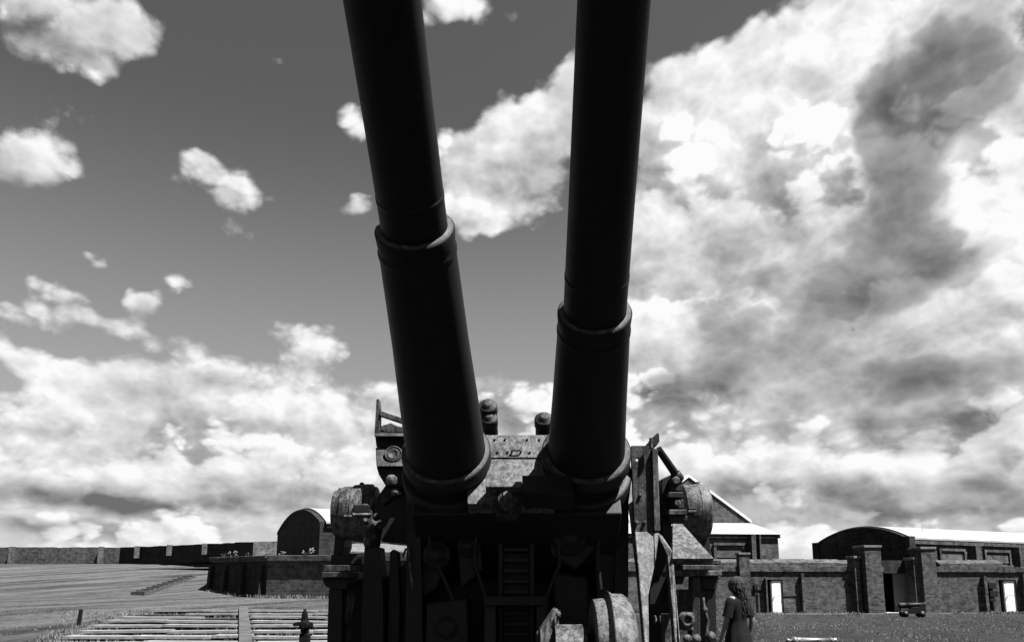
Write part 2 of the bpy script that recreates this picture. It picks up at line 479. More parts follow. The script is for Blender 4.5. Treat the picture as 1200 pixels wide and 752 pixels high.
MAT = {}
for k, fn in dict(
    gun=m_gun, plate=m_plate, barrel=m_barrel, grass=m_grass,
    brick=m_brick(0.010, 0.072), brick_dark=m_brick(0.006, 0.026), brick_pale=m_brick(0.018, 0.085),  # brick_dark puts shade into recesses and faces turned from the sun
    stone=m_plain(0.03, 0.11, 2.0), kerb=m_plain(0.04, 0.11, 1.2, 0.9), slab=m_plain(0.045, 0.19, 1.6, 0.9, 0.1, 0.6, 0.02),
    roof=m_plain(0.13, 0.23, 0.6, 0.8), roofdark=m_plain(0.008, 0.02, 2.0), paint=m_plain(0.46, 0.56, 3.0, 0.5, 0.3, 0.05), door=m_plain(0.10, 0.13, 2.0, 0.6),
    rack=m_plain(0.006, 0.014, 12.0, 0.6, 0.2), iron=m_plain(0.0022, 0.0065, 9.0, 0.55, 0.2), black=m_plain(0.003, 0.006, 9.0, 0.8, 0.05), wood=m_plain(0.02, 0.06, 6.0, 0.8), bronze=m_plain(0.05, 0.09, 8.0, 0.38, 0.5),  # iron is near-black, so shaded parts of the mount read as deep shade
    path=m_plain(0.04, 0.08, 1.2, 0.95, 0.05, 0.4, 0.02), gravel=m_plain(0.025, 0.07, 2.2, 0.95, 0.05, 0.6, 0.03),
    skin=m_plain(0.09, 0.12, 14.0, 0.55, 0.3, 0.05), dress=m_plain(0.003, 0.006, 30.0, 0.9, 0.1, 0.2, 0.003), hair=m_plain(0.003, 0.03, 40.0, 0.7, 0.12, 0.5, 0.004), white=m_plain(0.65, 0.75, 9.0, 0.8),
    blade=m_plain(0.05, 0.12, 1.5, 0.9, 0.05, 0.1), leaf=m_plain(0.02, 0.07, 9.0, 0.8), petal=m_plain(0.15, 0.22, 9.0, 0.8), lens=m_plain(0.01, 0.02, 9.0, 0.2, 0.5, 0.02),
).items():
    MAT[k] = material(k, fn)

# ------------------------------------------------------------------ ground
def make_ground():
    xs = sorted(set([-900, -500, -300, -200, -150, -120] + [round(-100 + i * 1.25, 3) for i in range(161)] + [120, 150, 200, 300, 500, 900]))
    ys = sorted(set([-300, -150, -80, -40, -20, -10] + [round(-6 + i * 0.75, 3) for i in range(170)] + [130, 150, 180, 220, 300, 500, 900, 1800]))
    mb = MB()
    vs = []
    for y in ys:
        for x in xs:
            z = gz(x, y)
            if 12.6 < y < 21.6 and -11.5 < x < -1.2: z -= 0.16      # dug out under the terrace of slabs
            vs.append((x, y, z))
    nx = len(xs)
    fs = [(j * nx + i, j * nx + i + 1, (j + 1) * nx + i + 1, (j + 1) * nx + i) for j in range(len(ys) - 1) for i in range(nx - 1)]
    mb.add(vs, fs, True)
    tag(mb.build('ground', MAT['grass']), kind='structure')
make_ground()

# a strip of worn gravel along the foot of the barrack wall
FW = Frame((xat(880, 50), 50, 0), R(6))
mb = MB()
mb.add([FW.p(u, v, 0.004) for (u, v) in ((-14, 2.4), (34, 2.4), (34, 0.05), (-14, 0.05))], [(0, 1, 2, 3)])
tag(mb.build('path', MAT['gravel']), kind='structure')
mb = MB()
for i in range(40):
    u0 = -14 + i * 1.2
    FW.box(mb, u0 + 0.01, u0 + 1.19, 2.42, 2.58, -0.06, 0.045 + 0.02 * random.random())
tag(mb.build('kerb', MAT['kerb']), kind='structure')

# ------------------------------------------------------------------ barrack wall with piers, gateway and doors on the right
def barrack_wall():
    t = thing('fort_wall', 'long weathered brick fort wall with square piers, gateway and doors on the right', 'wall', FW.p(0, 0, 0))
    zt = zat(663, 50); zc = zat(669.5, 50); z0 = -0.3
    U = FW.upx
    def seg(name, u0, u1, v0, v1, za, zb, m='brick', bev=0.0):
        mb = MB(); FW.box(mb, u0, u1, v0, v1, za, zb); return mb.build(name, MAT[m], t, bev)
    doors = [(U(899), U(917.5), 'panelled'), (U(1171), U(1191.5), 'plain')]
    gate = (U(1036), U(1074))
    edges = [-14.0]
    for a, b in (doors[0][:2], gate, doors[1][:2]): edges += [a, b]
    edges.append(34.0)
    for i in range(0, len(edges), 2):
        seg('wall_face', edges[i], edges[i + 1], -0.55, 0, z0, zc)
        seg('coping', edges[i] if i != 4 else edges[i], edges[i + 1], -0.60, 0.13, zc + 0.003, zt, 'brick', 0.02)
    for (a, b, kind) in doors:
        zh = zat(678.5, 50)
        seg('lintel', a + 0.004, b - 0.004, -0.55, -0.003, zh, zc - 0.004)
        seg('coping', a + 0.004, b - 0.004, -0.598, 0.128, zc + 0.004, zt - 0.002)
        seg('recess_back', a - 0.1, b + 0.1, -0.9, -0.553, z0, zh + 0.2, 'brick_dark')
        w = b - a
        if kind == 'panelled': l0, l1 = U(904.5, -0.1), U(916, -0.1)
        else: l0, l1 = U(1177, -0.1), U(1189.5, -0.1)
        d = seg('door', l0, l1, -0.24, -0.10, 0.02, zh - 0.08, 'paint', 0.01)
        for k in range(2):
            mb = MB(); h = (zh - 0.12) / 2
            FW.box(mb, l0 + 0.10, l1 - 0.10, -0.11, -0.088, 0.10 + k * h, k * h + h - 0.04); mb.build('door_panel', MAT['paint'], d, 0.008)
        mb = MB(); mb.lathe([(0, 0.02), (0.05, 0.02), (0.06, 0.04), (0.10, 0.035)], FW.p(l0 + 0.09, -0.10, 1.0), FW.n, 10); mb.build('door_knob', MAT['iron'], d)
        mb = MB()
        FW.box(mb, l0 - 0.09, l0 - 0.004, -0.30, -0.07, 0.02, zh - 0.002); FW.box(mb, l1 + 0.004, l1 + 0.09, -0.30, -0.07, 0.02, zh - 0.002); FW.box(mb, l0 - 0.003, l1 + 0.003, -0.30, -0.07, zh - 0.075, zh - 0.003)
        mb.build('door_frame', MAT['wood'] if kind == 'panelled' else MAT['kerb'], t)
        seg('threshold', a, b, -0.5, 0.15, -0.1, 0.016, 'kerb')
    # pilasters and quoins that stand proud of the wall and throw narrow shadows
    for px, w, ztop, m in ((895.5, 0.10, 677, 'brick'), (937.5, 0.18, 671.5, 'brick'), (1150.5, 0.22, 674, 'brick'), (1196.5, 0.28, 671.5, 'brick')):
        u = U(px); seg('pilaster', u, u + w, 0.0, 0.30, z0, zat(ztop, 50), m, 0.01)
    # raised pier above the coping on the left
    a, b = U(868, 0.3), U(880, 0.3)
    seg('pier', a, b, -0.2, 0.32, z0, zat(650, 50)); seg('pier_cap', a - 0.06, b + 0.06, -0.26, 0.38, zat(650, 50) + 0.003, zat(647.5, 50), 'stone', 0.02)
    # gateway
    for (p0, p1, v, ytop) in ((1003.5, 1010, 0.45, 653.5), (1016.5, 1035.5, 0.85, 641), (1073, 1080, 0.5, 655), (1083, 1099.5, 0.8, 642.5)):
        a, b = U(p0, v), U(p1, v); ze = zat(ytop, 49.5)
        seg('pier', a, b, -0.45, v, z0, ze, 'brick', 0.012)
        seg('pier_cap', a - 0.07, b + 0.07, -0.5, v + 0.08, ze + 0.003, ze + 0.16, 'stone', 0.025)
    g0, g1 = gate
    zg = zat(654, 50)
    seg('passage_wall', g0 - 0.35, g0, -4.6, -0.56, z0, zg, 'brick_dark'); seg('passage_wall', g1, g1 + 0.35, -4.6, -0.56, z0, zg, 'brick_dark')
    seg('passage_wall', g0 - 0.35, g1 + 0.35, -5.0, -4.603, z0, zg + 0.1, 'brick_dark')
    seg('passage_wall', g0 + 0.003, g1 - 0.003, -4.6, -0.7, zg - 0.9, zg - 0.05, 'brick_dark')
    d0, d1 = U(1047.5, -0.9), U(1067, -0.9)
    dd = seg('door', d0, d1, -1.0, -0.9, 0.03, zat(671, 50.9), 'door', 0.01)
    for k in range(5):
        mb = MB(); w = (d1 - d0) / 5
        FW.box(mb, d0 + k * w + 0.008, d0 + (k + 1) * w - 0.008, -0.9, -0.885, 0.05, zat(671, 50.9) - 0.03); mb.build('plank', MAT['door'], dd)
    seg('threshold', g0 + 0.01, d0 + 0.2, -0.6, 0.5, -0.1, 0.03, 'paint')
    # iron lamp bracket and pipes beside the far door
    mb = MB(); u = U(1161.5, 0.12)
    mb.tube(FW.p(u, 0.14, 0.1), FW.p(u, 0.14, zat(684, 50)), 0.10, 0.10, 8); FW.box(mb, u - 0.26, u + 0.26, 0.03, 0.30, zat(689, 50), zat(682, 50)); FW.box(mb, u - 0.2, u + 0.34, 0.03, 0.26, zat(699, 50), zat(692, 50)); FW.box(mb, u - 0.22, u + 0.22, 0.03, 0.24, 0.75, 0.9)
    mb.build('pipe_stack', MAT['iron'], t, 0.01)
    mb = MB(); mb.tube(FW.p(U(887), 0.06, 0.1), FW.p(U(887), 0.06, 1.3), 0.035, 0.035, 8); mb.build('drain_pipe', MAT['iron'], t)
    mb = MB(); mb.path([FW.p(U(880.5), 0.05, zat(690, 50)), FW.p(U(897), 0.05, zat(690, 50))], 0.03, 8); mb.path([FW.p(U(918), 0.05, zat(697, 50)), FW.p(U(936), 0.05, zat(697, 50))], 0.025, 8); mb.build('drain_pipe', MAT['iron'], t)
    mb = MB(); FW.box(mb, U(883), U(887), 0.02, 0.16, zat(690, 50), zat(684, 50)); mb.build('junction_box', MAT['iron'], t)
barrack_wall()

# parapet set back above the wall
def parapet():
    F = Frame(FW.p(0, -1.6, 0), R(6)); t = thing('parapet', 'low mottled parapet with sloping top behind the coping of the fort wall', 'wall', F.p(0, 0, 0))
    z0, z1 = 1.0, zat(654.5, 51.6)
    for i in range(14):
        mb = MB(); u0 = -14 + i * 2.35; dz_ = random.uniform(-0.05, 0.05)
        if u0 + 2.3 > F.upx(1030) and u0 < F.upx(1080): continue
        pts = [F.p(u0, 0, z0), F.p(u0, 0, z1 - 0.25 + dz_), F.p(u0, -0.55, z1 + dz_), F.p(u0, -0.8, z1 + dz_), F.p(u0, -0.8, z0)]
        mb.prism(pts, F.u * 2.345); mb.build('parapet_section', MAT['brick'], t)
parapet()

def arc_profile(w, ze, zr, n=18):
    """eave to eave: a segmental arch over the width w"""
    h = zr - ze; rad = (w * w / 4 + h * h) / (2 * h); cz = zr - rad; a = math.asin(w / 2 / rad)
    return [(w / 2 + rad * math.sin(-a + 2 * a * i / n), cz + rad * math.cos(-a + 2 * a * i / n)) for i in range(n + 1)]

def arched_hall(name, label, C, phi, px_far, length, y_eave, y_crown, zbase, knee, mw='brick', mg='brick_dark'):
    """hall with a segmental roof; its gable runs back from the near corner C to the photo column px_far"""
    F = Frame(C, phi)
    w = run_to(F.C, -F.n, px_far)
    ze = zat(y_eave, C[1]); mid = F.p(0, -w / 2, 0); zr = zat(y_crown, mid.y)
    t = thing(name, label, 'building', F.p(0, 0, zbase))
    prof = arc_profile(w, ze, zr)
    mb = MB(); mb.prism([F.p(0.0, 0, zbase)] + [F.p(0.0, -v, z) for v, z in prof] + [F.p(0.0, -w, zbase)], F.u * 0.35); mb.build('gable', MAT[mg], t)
    mb = MB(); mb.prism([F.p(length - 0.35, 0, zbase)] + [F.p(length - 0.35, -v, z) for v, z in prof] + [F.p(length - 0.35, -w, zbase)], F.u * 0.35); mb.build('gable', MAT[mw], t)
    mb = MB(); F.box(mb, 0.352, length - 0.352, -0.35, -0.002, zbase, ze - 0.01); mb.build('wall', MAT[mw], t)
    mb = MB(); F.box(mb, 0.352, length - 0.352, -w + 0.002, -w + 0.35, zbase, ze - 0.01); mb.build('wall', MAT[mw], t)
    # roof shell
    ro = arc_profile(w + 0.5, ze + 0.02, zr + 0.16); n = len(ro)
    mb = MB()
    vs = [F.p(u, -(v - 0.25), z + dz_) for u in (0.30, length + 0.1) for dz_ in (0.0, 0.12) for v, z in ro]
    fs = []
    for i in range(n - 1):
        fs += [(i, i + 1, 2 * n + i + 1, 2 * n + i), (n + i + 1, n + i, 3 * n + i, 3 * n + i + 1), (i + 1, i, n + i, n + i + 1), (2 * n + i, 2 * n + i + 1, 3 * n + i + 1, 3 * n + i)]
    for i in (0, n - 1): fs.append((i, n + i, 3 * n + i, 2 * n + i))
    mb.add(vs, fs); mb.build('roof', MAT['roof'], t)
    # gable coping and kneelers
    mb = MB()
    for (v0, z0), (v1, z1) in zip(prof, prof[1:]):
        mb.prism([F.p(-0.04, -v0, z0 + 0.002), F.p(-0.04, -v1, z1 + 0.002), F.p(-0.04, -v1, z1 + 0.16), F.p(-0.04, -v0, z0 + 0.16)], F.u * 0.33)
    mb.build('gable_coping', MAT[mg], t)
    if knee:
        for v in (0.0, w):
            mb = MB(); F.box(mb, -0.14, 0.5, -v - 0.35, -v + 0.35, ze - 1.1, ze + knee); mb.build('kneeler', MAT[mg], t, 0.03)
    return F, t, ze, w, zr
NC = (xat(1067, 56), 56.0)
HF, ht, hze, hw, hzr = arched_hall('arched_hall', 'long brick hall with dark segmental gable and pale curved roof behind gateway', NC, R(24), 960, 26.0, 632, 620.5, 0.0, 0.25)
def hall_details():
    U = HF.upx
    def seg(name, u0, u1, v0, v1, za, zb, m='brick', bev=0.012):
        mb = MB(); HF.box(mb, u0, u1, v0, v1, za, zb); return mb.build(name, MAT[m], ht, bev)
    seg('cornice', 0.6, 25.6, 0.001, 0.22, hze - 0.30, hze - 0.02, 'brick')
    zs = zat(664, 58)
    for p0, p1 in ((1105, 1132), (1158, 1185), (1215, 1240)):
        a, b = U(p0), U(p1)
        w = seg('blind_window', a, b, 0.001, 0.05, zs + 0.35, hze - 0.75, 'brick_pale')
        mb = MB(); HF.box(mb, a - 0.18, a - 0.002, 0.0, 0.16, zs + 0.2, hze - 0.55); HF.box(mb, b + 0.002, b + 0.18, 0.0, 0.16, zs + 0.2, hze - 0.55); HF.box(mb, a - 0.002, b + 0.002, 0.0, 0.16, hze - 0.74, hze - 0.55)
        mb.build('window_surround', MAT['brick'], w)
        mb = MB(); HF.box(mb, a - 0.25, b + 0.25, 0.0, 0.24, zs + 0.05, zs + 0.19); mb.build('window_sill', MAT['brick'], w)
    for p0, p1 in ((1139, 1146), (1190, 1197)):
        a, b = U(p0), U(p1); seg('buttress', a, b, 0.0, 0.62, 0, hze - 0.31)
        mb = MB(); mb.tube(HF.p(b + 0.35, 0.10, 0), HF.p(b + 0.35, 0.10, hze - 0.05), 0.11, 0.11, 10); mb.build('drain_pipe', MAT['iron'], ht)
    for px in (1084, 1092.5):
        mb = MB(); u = U(px); HF.box(mb, u - 0.18, u + 0.18, -0.6, -0.2, hze - 0.3, hze + 0.18); mb.build('vent_cowl', MAT['iron'], ht, 0.03)
    # small mast on the roof
    mb = MB(); b0 = HF.p(U(1104), -1.2, hze + 0.2)
    mb.tube(b0, b0 + Vector((0, 0, 1.0)), 0.02, 0.012, 6); mb.tube(b0 + Vector((-0.3, 0, 0.0)), b0 + Vector((0, 0, 0.6)), 0.015, 0.015, 6); mb.tube(b0 + Vector((0.3, 0, 0.0)), b0 + Vector((0, 0, 0.6)), 0.015, 0.015, 6)
    mb.build('roof_mast', MAT['kerb'], ht)
hall_details()

# ------------------------------------------------------------------ gabled block behind the gun, on the right
def gabled_block():
    C = (xat(915, 58), 58.0); F = Frame(C, R(5))
    t = thing('gabled_block', 'brick block with raking gable and pale lean-to roof above the fort wall', 'building', F.p(0, 0, 0))
    ze = zat(626, 58); u0 = run_to(F.C, F.u, 720)
    mb = MB(); F.box(mb, u0, 0, -7, 0, 0, ze); mb.build('wall', MAT['brick'], t)
    # lean-to roof with a hipped right end
    zr = zat(613, 60.5); ue = run_to(F.p(0, -2.4, 0), F.u, 884)
    mb = MB()
    vs = [F.p(u0 - 0.2, 0.25, ze + 0.003), F.p(0.25, 0.25, ze + 0.003), F.p(0.25, -7.2, ze + 0.003), F.p(u0 - 0.2, -7.2, ze + 0.003), F.p(u0 - 0.2, -2.4, zr), F.p(ue, -2.4, zr), F.p(ue, -6.0, zr), F.p(u0 - 0.2, -6.0, zr)]
    mb.add(vs, [(0, 1, 2, 3), (0, 1, 5, 4), (1, 2, 6, 5), (2, 3, 7, 6), (3, 0, 4, 7), (4, 5, 6, 7)]); mb.build('lean_to_roof', MAT['roof'], t)
    # raking gable rising behind it
    g = F.p(0, -2.7, 0); ua = run_to(g, F.u, 884); um = run_to(g, F.u, 812); za = zat(560, g.y)
    zb = zr - 0.2
    mb = MB(); mb.prism([F.p(2 * um - ua, -2.7, zb), F.p(ua, -2.7, zb), F.p(ua, -2.7, zr + 0.05), F.p(um, -2.7, za), F.p(2 * um - ua, -2.7, zr + 0.05)], -F.n * 0.4); mb.build('gable', MAT['brick_pale'], t)
    mb = MB()
    for sgn in (0, 1):
        a = F.p(ua if sgn else 2 * um - ua, -2.6, zr + 0.05); b = F.p(um, -2.6, za); up = Vector((0, 0, 0.22))
        mb.prism([a + Vector((0, 0, 0.004)), b + Vector((0, 0, 0.004)), b + up, a + up], -F.n * 5.0)
    mb.build('gable_roof', MAT['paint'], t)
    # window panels, pier with creeper shadows
    U = F.upx
    a, b = U(841), U(872)
    w = MB(); F.box(w, a, b, 0.001, 0.04, zat(653, 58), zat(639, 58)); w = w.build('blind_window', MAT['brick_pale'], t)
    mb = MB(); F.box(mb, a - 0.2, b + 0.2, 0.0, 0.18, zat(639, 58), zat(636, 58)); F.box(mb, a - 0.2, a, 0.0, 0.14, zat(655, 58), zat(639.1, 58)); F.box(mb, b, b + 0.2, 0.0, 0.14, zat(655, 58), zat(639.1, 58)); mb.build('window_surround', MAT['brick'], w)
    for p0, p1, v in ((879, 884, 0.75), (890.5, 892.5, 0.40)):
        a, b = U(p0), U(p1); mb = MB(); F.box(mb, a, b, 0.0, v, 0, ze - 0.05); mb.build('buttress', MAT['brick'], t, 0.01)
    mb = MB(); F.box(mb, u0, 0.12, 0.001, 0.16, ze - 0.28, ze - 0.004); mb.build('cornice', MAT['brick'], t, 0.01)
gabled_block()

# ------------------------------------------------------------------ bastion on the left
BP = [(xat(268, 60), 60.0), (xat(246, 39), 39.0), (xat(312, 33.5), 33.5), (xat(500, 31.0), 31.0), (xat(640, 30.0), 30.0), (xat(700, 40.0), 40.0)]
def bastion():
    t = thing('brick_bastion', 'dark low brick bastion with buttressed side on the grass slope', 'wall', (BP[2][0], BP[2][1], 0.9))
    zt = [zat(657, BP[0][1]), zat(659, BP[1][1]), zat(657.5, BP[2][1]), zat(657, BP[3][1]), zat(657, BP[4][1]), zat(657, BP[5][1])]
    for i in range(len(BP) - 1):
        a, b = Vector((*BP[i], 0)), Vector((*BP[i + 1], 0))
        d = (b - a).normalized(); n = Vector((d.y, -d.x, 0))
        mb = MB(); mb.prism([a + Vector((0, 0, -0.2)), b + Vector((0, 0, -0.2)), b + Vector((0, 0, zt[i + 1])), a + Vector((0, 0, zt[i]))], -n * 0.6); mb.build('wall_face', MAT['brick_dark'] if i < 2 else MAT['brick'], t)  # faces turned left get darker brick, shade put into the colour
        h = Vector((0, 0, 0.26)); k = Vector((0, 0, 0.003))
        mb = MB(); mb.prism([a + n * 0.12 + Vector((0, 0, zt[i])) + k, b + n * 0.12 + Vector((0, 0, zt[i + 1])) + k, b + n * 0.12 + Vector((0, 0, zt[i + 1])) + h, a + n * 0.12 + Vector((0, 0, zt[i])) + h], -n * 0.7); mb.build('coping', MAT['brick'], t, 0.02)
        if i == 1:
            L = (b - a).length
            for f in (0.0, 0.28, 0.60, 0.90):
                q = a + d * (L * f); zz_ = zt[1] + (zt[2] - zt[1]) * f
                mb = MB(); mb.prism([q + Vector((0, 0, 0.2)), q + n * 0.30 + Vector((0, 0, 0.2)), q + n * 0.14 + Vector((0, 0, zz_ - 0.25)), q + Vector((0, 0, zz_ - 0.1))], d * 0.38); mb.build('buttress', MAT['brick_dark'], t, 0.01)
    # earth fill of the terrace
    far = [(xat(640, 75), 75.0), (xat(60, 78), 78.0)]
    mb = MB()
    top = [Vector((*BP[i], zt[i] + 0.12)) for i in range(len(BP))]
    ins = []
    for i, p in enumerate(top): ins.append(p + Vector((0.1 if i < 3 else 0.0, 0.35, 0)))
    back = [Vector((xat(700, 62), 62, 3.6)), Vector((xat(400, 66), 66, 3.9)), Vector((xat(150, 66), 66, 3.6))]
    mb.add(ins + back, [list(range(len(ins) + 3))]); mb.build('earth_top', MAT['grass'], t)
bastion()

LC = (xat(372, 46), 46.0)
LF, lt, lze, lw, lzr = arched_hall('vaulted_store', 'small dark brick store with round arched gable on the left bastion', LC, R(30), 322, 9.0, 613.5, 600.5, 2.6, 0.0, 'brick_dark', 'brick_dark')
mb = MB(); LF.box(mb, 0.4, 8.6, 0.0, 0.14, lze - 0.22, lze - 0.02); mb.build('cornice', MAT['brick'], lt, 0.01)

def low_store():
    C = (xat(398, 44), 44.0); F = Frame(C, R(4)); t = thing('low_store', 'low flat store with pale sloping roof glimpsed behind the gun', 'building', F.p(0, 0, 2.6))
    u1 = run_to(F.C, F.u, 478); ze = zat(648, 44)
    mb = MB(); F.box(mb, 0, u1, -3, 0, 2.4, ze); mb.build('wall', MAT['brick'], t)
    mb = MB(); mb.prism([F.p(-0.2, 0.2, ze + 0.003), F.p(-0.2, 0.2, ze + 0.10), F.p(-0.2, -3.2, ze + 0.75), F.p(-0.2, -3.2, ze + 0.003)], F.u * (u1 + 0.4)); mb.build('roof', MAT['stone'], t)
low_store()

# ------------------------------------------------------------------ far wall along the crest
def crest_wall():
    pts = [(-260, 82, 641.5, 'brick'), (0, 79, 641, 'brick'), (137, 78, 641, 'brick_dark'), (200, 72, 638.8, 'brick_dark'), (294, 63, 634.5, 'brick_pale'), (345, 66, 634, 'brick_pale')]  # left-turned stretch coloured darker as shade, sunward stretch paler as lit
    t = thing('crest_wall', 'long old brick wall along the crest of the grass bank on the left', 'wall', (xat(137, 78), 78, 4))
    for (p0, Y0, y0, m), (p1, Y1, y1, _) in zip(pts, pts[1:]):
        a = Vector((xat(p0, Y0), Y0, 0)); b = Vector((xat(p1, Y1), Y1, 0)); d = (b - a).normalized(); n = Vector((d.y, -d.x, 0))
        za, zb = zat(y0, Y0), zat(y1, Y1)
        mb = MB(); k = 14; rr = random.Random(int(p0) + 5)
        L = (b - a).length
        for i in range(k):                       # uneven ruined top
            f0, f1 = i / k, (i + 1) / k; w0 = rr.uniform(-0.03, 0.03)
            q0, q1 = a + d * L * f0, a + d * L * f1
            mb.prism([q0 + Vector((0, 0, 2.0)), q1 + Vector((0, 0, 2.0)), q1 + Vector((0, 0, za + (zb - za) * f1 + w0)), q0 + Vector((0, 0, za + (zb - za) * f0 + w0))], -n * 0.5)
        mb.build('wall_face', MAT[m], t)
    for px, Y, yt, yb in ((157.5, 75.6, 640.5, 654), (195.5, 72.2, 639, 651), (237, 68.2, 637.5, 650), (10, 78.6, 641, 661), (115, 77.9, 641, 661)):
        c = Vector((xat(px, Y), Y, 0)); M = Matrix.Translation(c) @ Matrix.Rotation(R(18), 4, 'Z')
        mb = MB(); mb.box(-0.22, 0.22, -0.55, 0.5, zat(yb, Y) if px > 130 else 2.5, zat(yt, Y) + 0.06, M); mb.build('buttress', MAT['brick_pale'], t, 0.02)
crest_wall()

# ------------------------------------------------------------------ terrace of stone slabs
def terrace():
    t = thing('slab_terrace', 'wide shallow flight of worn pale stone slabs on the grass, left foreground', 'steps', (-6, 14, 0.5))
    va = R(-19.5); sd = math.sin(va) / math.cos(va)
    rr = random.Random(3)
    shapes = [MB() for _ in range(6)]
    meshes = []
    for k, mb in enumerate(shapes):
        L = 1.0
        n = 7
        pts = []
        for i in range(n + 1): pts.append((-0.5 + i / n, -0.03 + rr.uniform(-0.012, 0.02)))
        for i in range(n, -1, -1): pts.append((-0.5 + i / n, 0.62 + rr.uniform(-0.10, 0.06)))
        mb.prism([(x, y, 0) for x, y in pts], (0, 0, -0.05))
        o = mb.build('slab', MAT['slab'], t); meshes.append(o.data); bpy.data.objects.remove(o)
    Y = 13.0; row = 0
    while Y < 21.6:
        z = 0.55 + (Y - 13.6) * 0.0545
        xl = xat(pl(Y, [(13, 45), (21.6, 182)]), Y); xr = -1.4
        mb = MB(); x0 = xl + 0.05
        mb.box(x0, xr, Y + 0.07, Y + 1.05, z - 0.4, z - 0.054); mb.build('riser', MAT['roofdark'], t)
        x = xl
        dv = xat(291, 14) + (Y - 14) * sd * 1.0
        while x < xr:
            L = rr.uniform(0.9, 2.0)
            if x < dv - 0.12 < x + L: L = max(0.2, dv - 0.14 - x)
            if not (dv - 0.13 <= x <= dv + 0.13):
                if rr.random() > 0.02 + (0.08 if Y > 17.5 else 0.0):
                    o = bpy.data.objects.new('slab', rr.choice(meshes)); COL.objects.link(o); o.parent = t; o.matrix_parent_inverse = parent_inv(t)
                    o.location = (x + L / 2, Y, z + rr.uniform(-0.015, 0.012)); o.scale = (L - 0.02, rr.uniform(0.55, 0.68) * (1.0 if Y < 17 else 0.8), 1); o.rotation_euler = (rr.uniform(-0.012, 0.012), rr.uniform(-0.012, 0.012), rr.uniform(-0.01, 0.01))
                x += L
            else:
                x = dv + 0.14
        Y += 1.02; row += 1
    # flat stone string running up between the two flights
    for i in range(9):
        Y0 = 13.05 + i * 0.97; z = 0.60 + (Y0 - 13.6) * 0.0545
        dv = xat(291, 14) + (Y0 - 14) * sd
        mb = MB(); mb.prism([(dv - 0.12, Y0, z - 0.15), (dv + 0.12, Y0, z - 0.15), (dv + 0.12, Y0, z), (dv - 0.12, Y0, z)], (sd * 0.95, 0.95, 0.0545)); mb.build('string_stone', MAT['gravel'], t, 0.01)
terrace()

def bank_steps():
    t = thing('bank_steps', 'narrow line of small dark steps climbing the grass bank', 'steps', tuple(ghit(160, 697)))
    for i in range(11):
        f = i / 10; p = ghit(163 + 58 * f, 697 - 20 * f)
        mb = MB(); w = 0.42; M = Matrix.Translation(p) @ Matrix.Rotation(R(-20), 4, 'Z')
        mb.box(-w, w, -0.1, 0.25, -0.3, 0.17, M); mb.build('step', MAT['wood'], t, 0.02)
bank_steps()
p = ghit(92, 731.5)
mb = MB(); mb.box(-0.034, 0.034, -0.034, 0.034, -0.3, 0.34, Matrix.Translation(p) @ Matrix.Rotation(R(5), 4, 'Y'))
tag(mb.build('marker_post', MAT['iron'], None, 0.006), 'short leaning dark post alone on the grass left of the slabs', 'post')

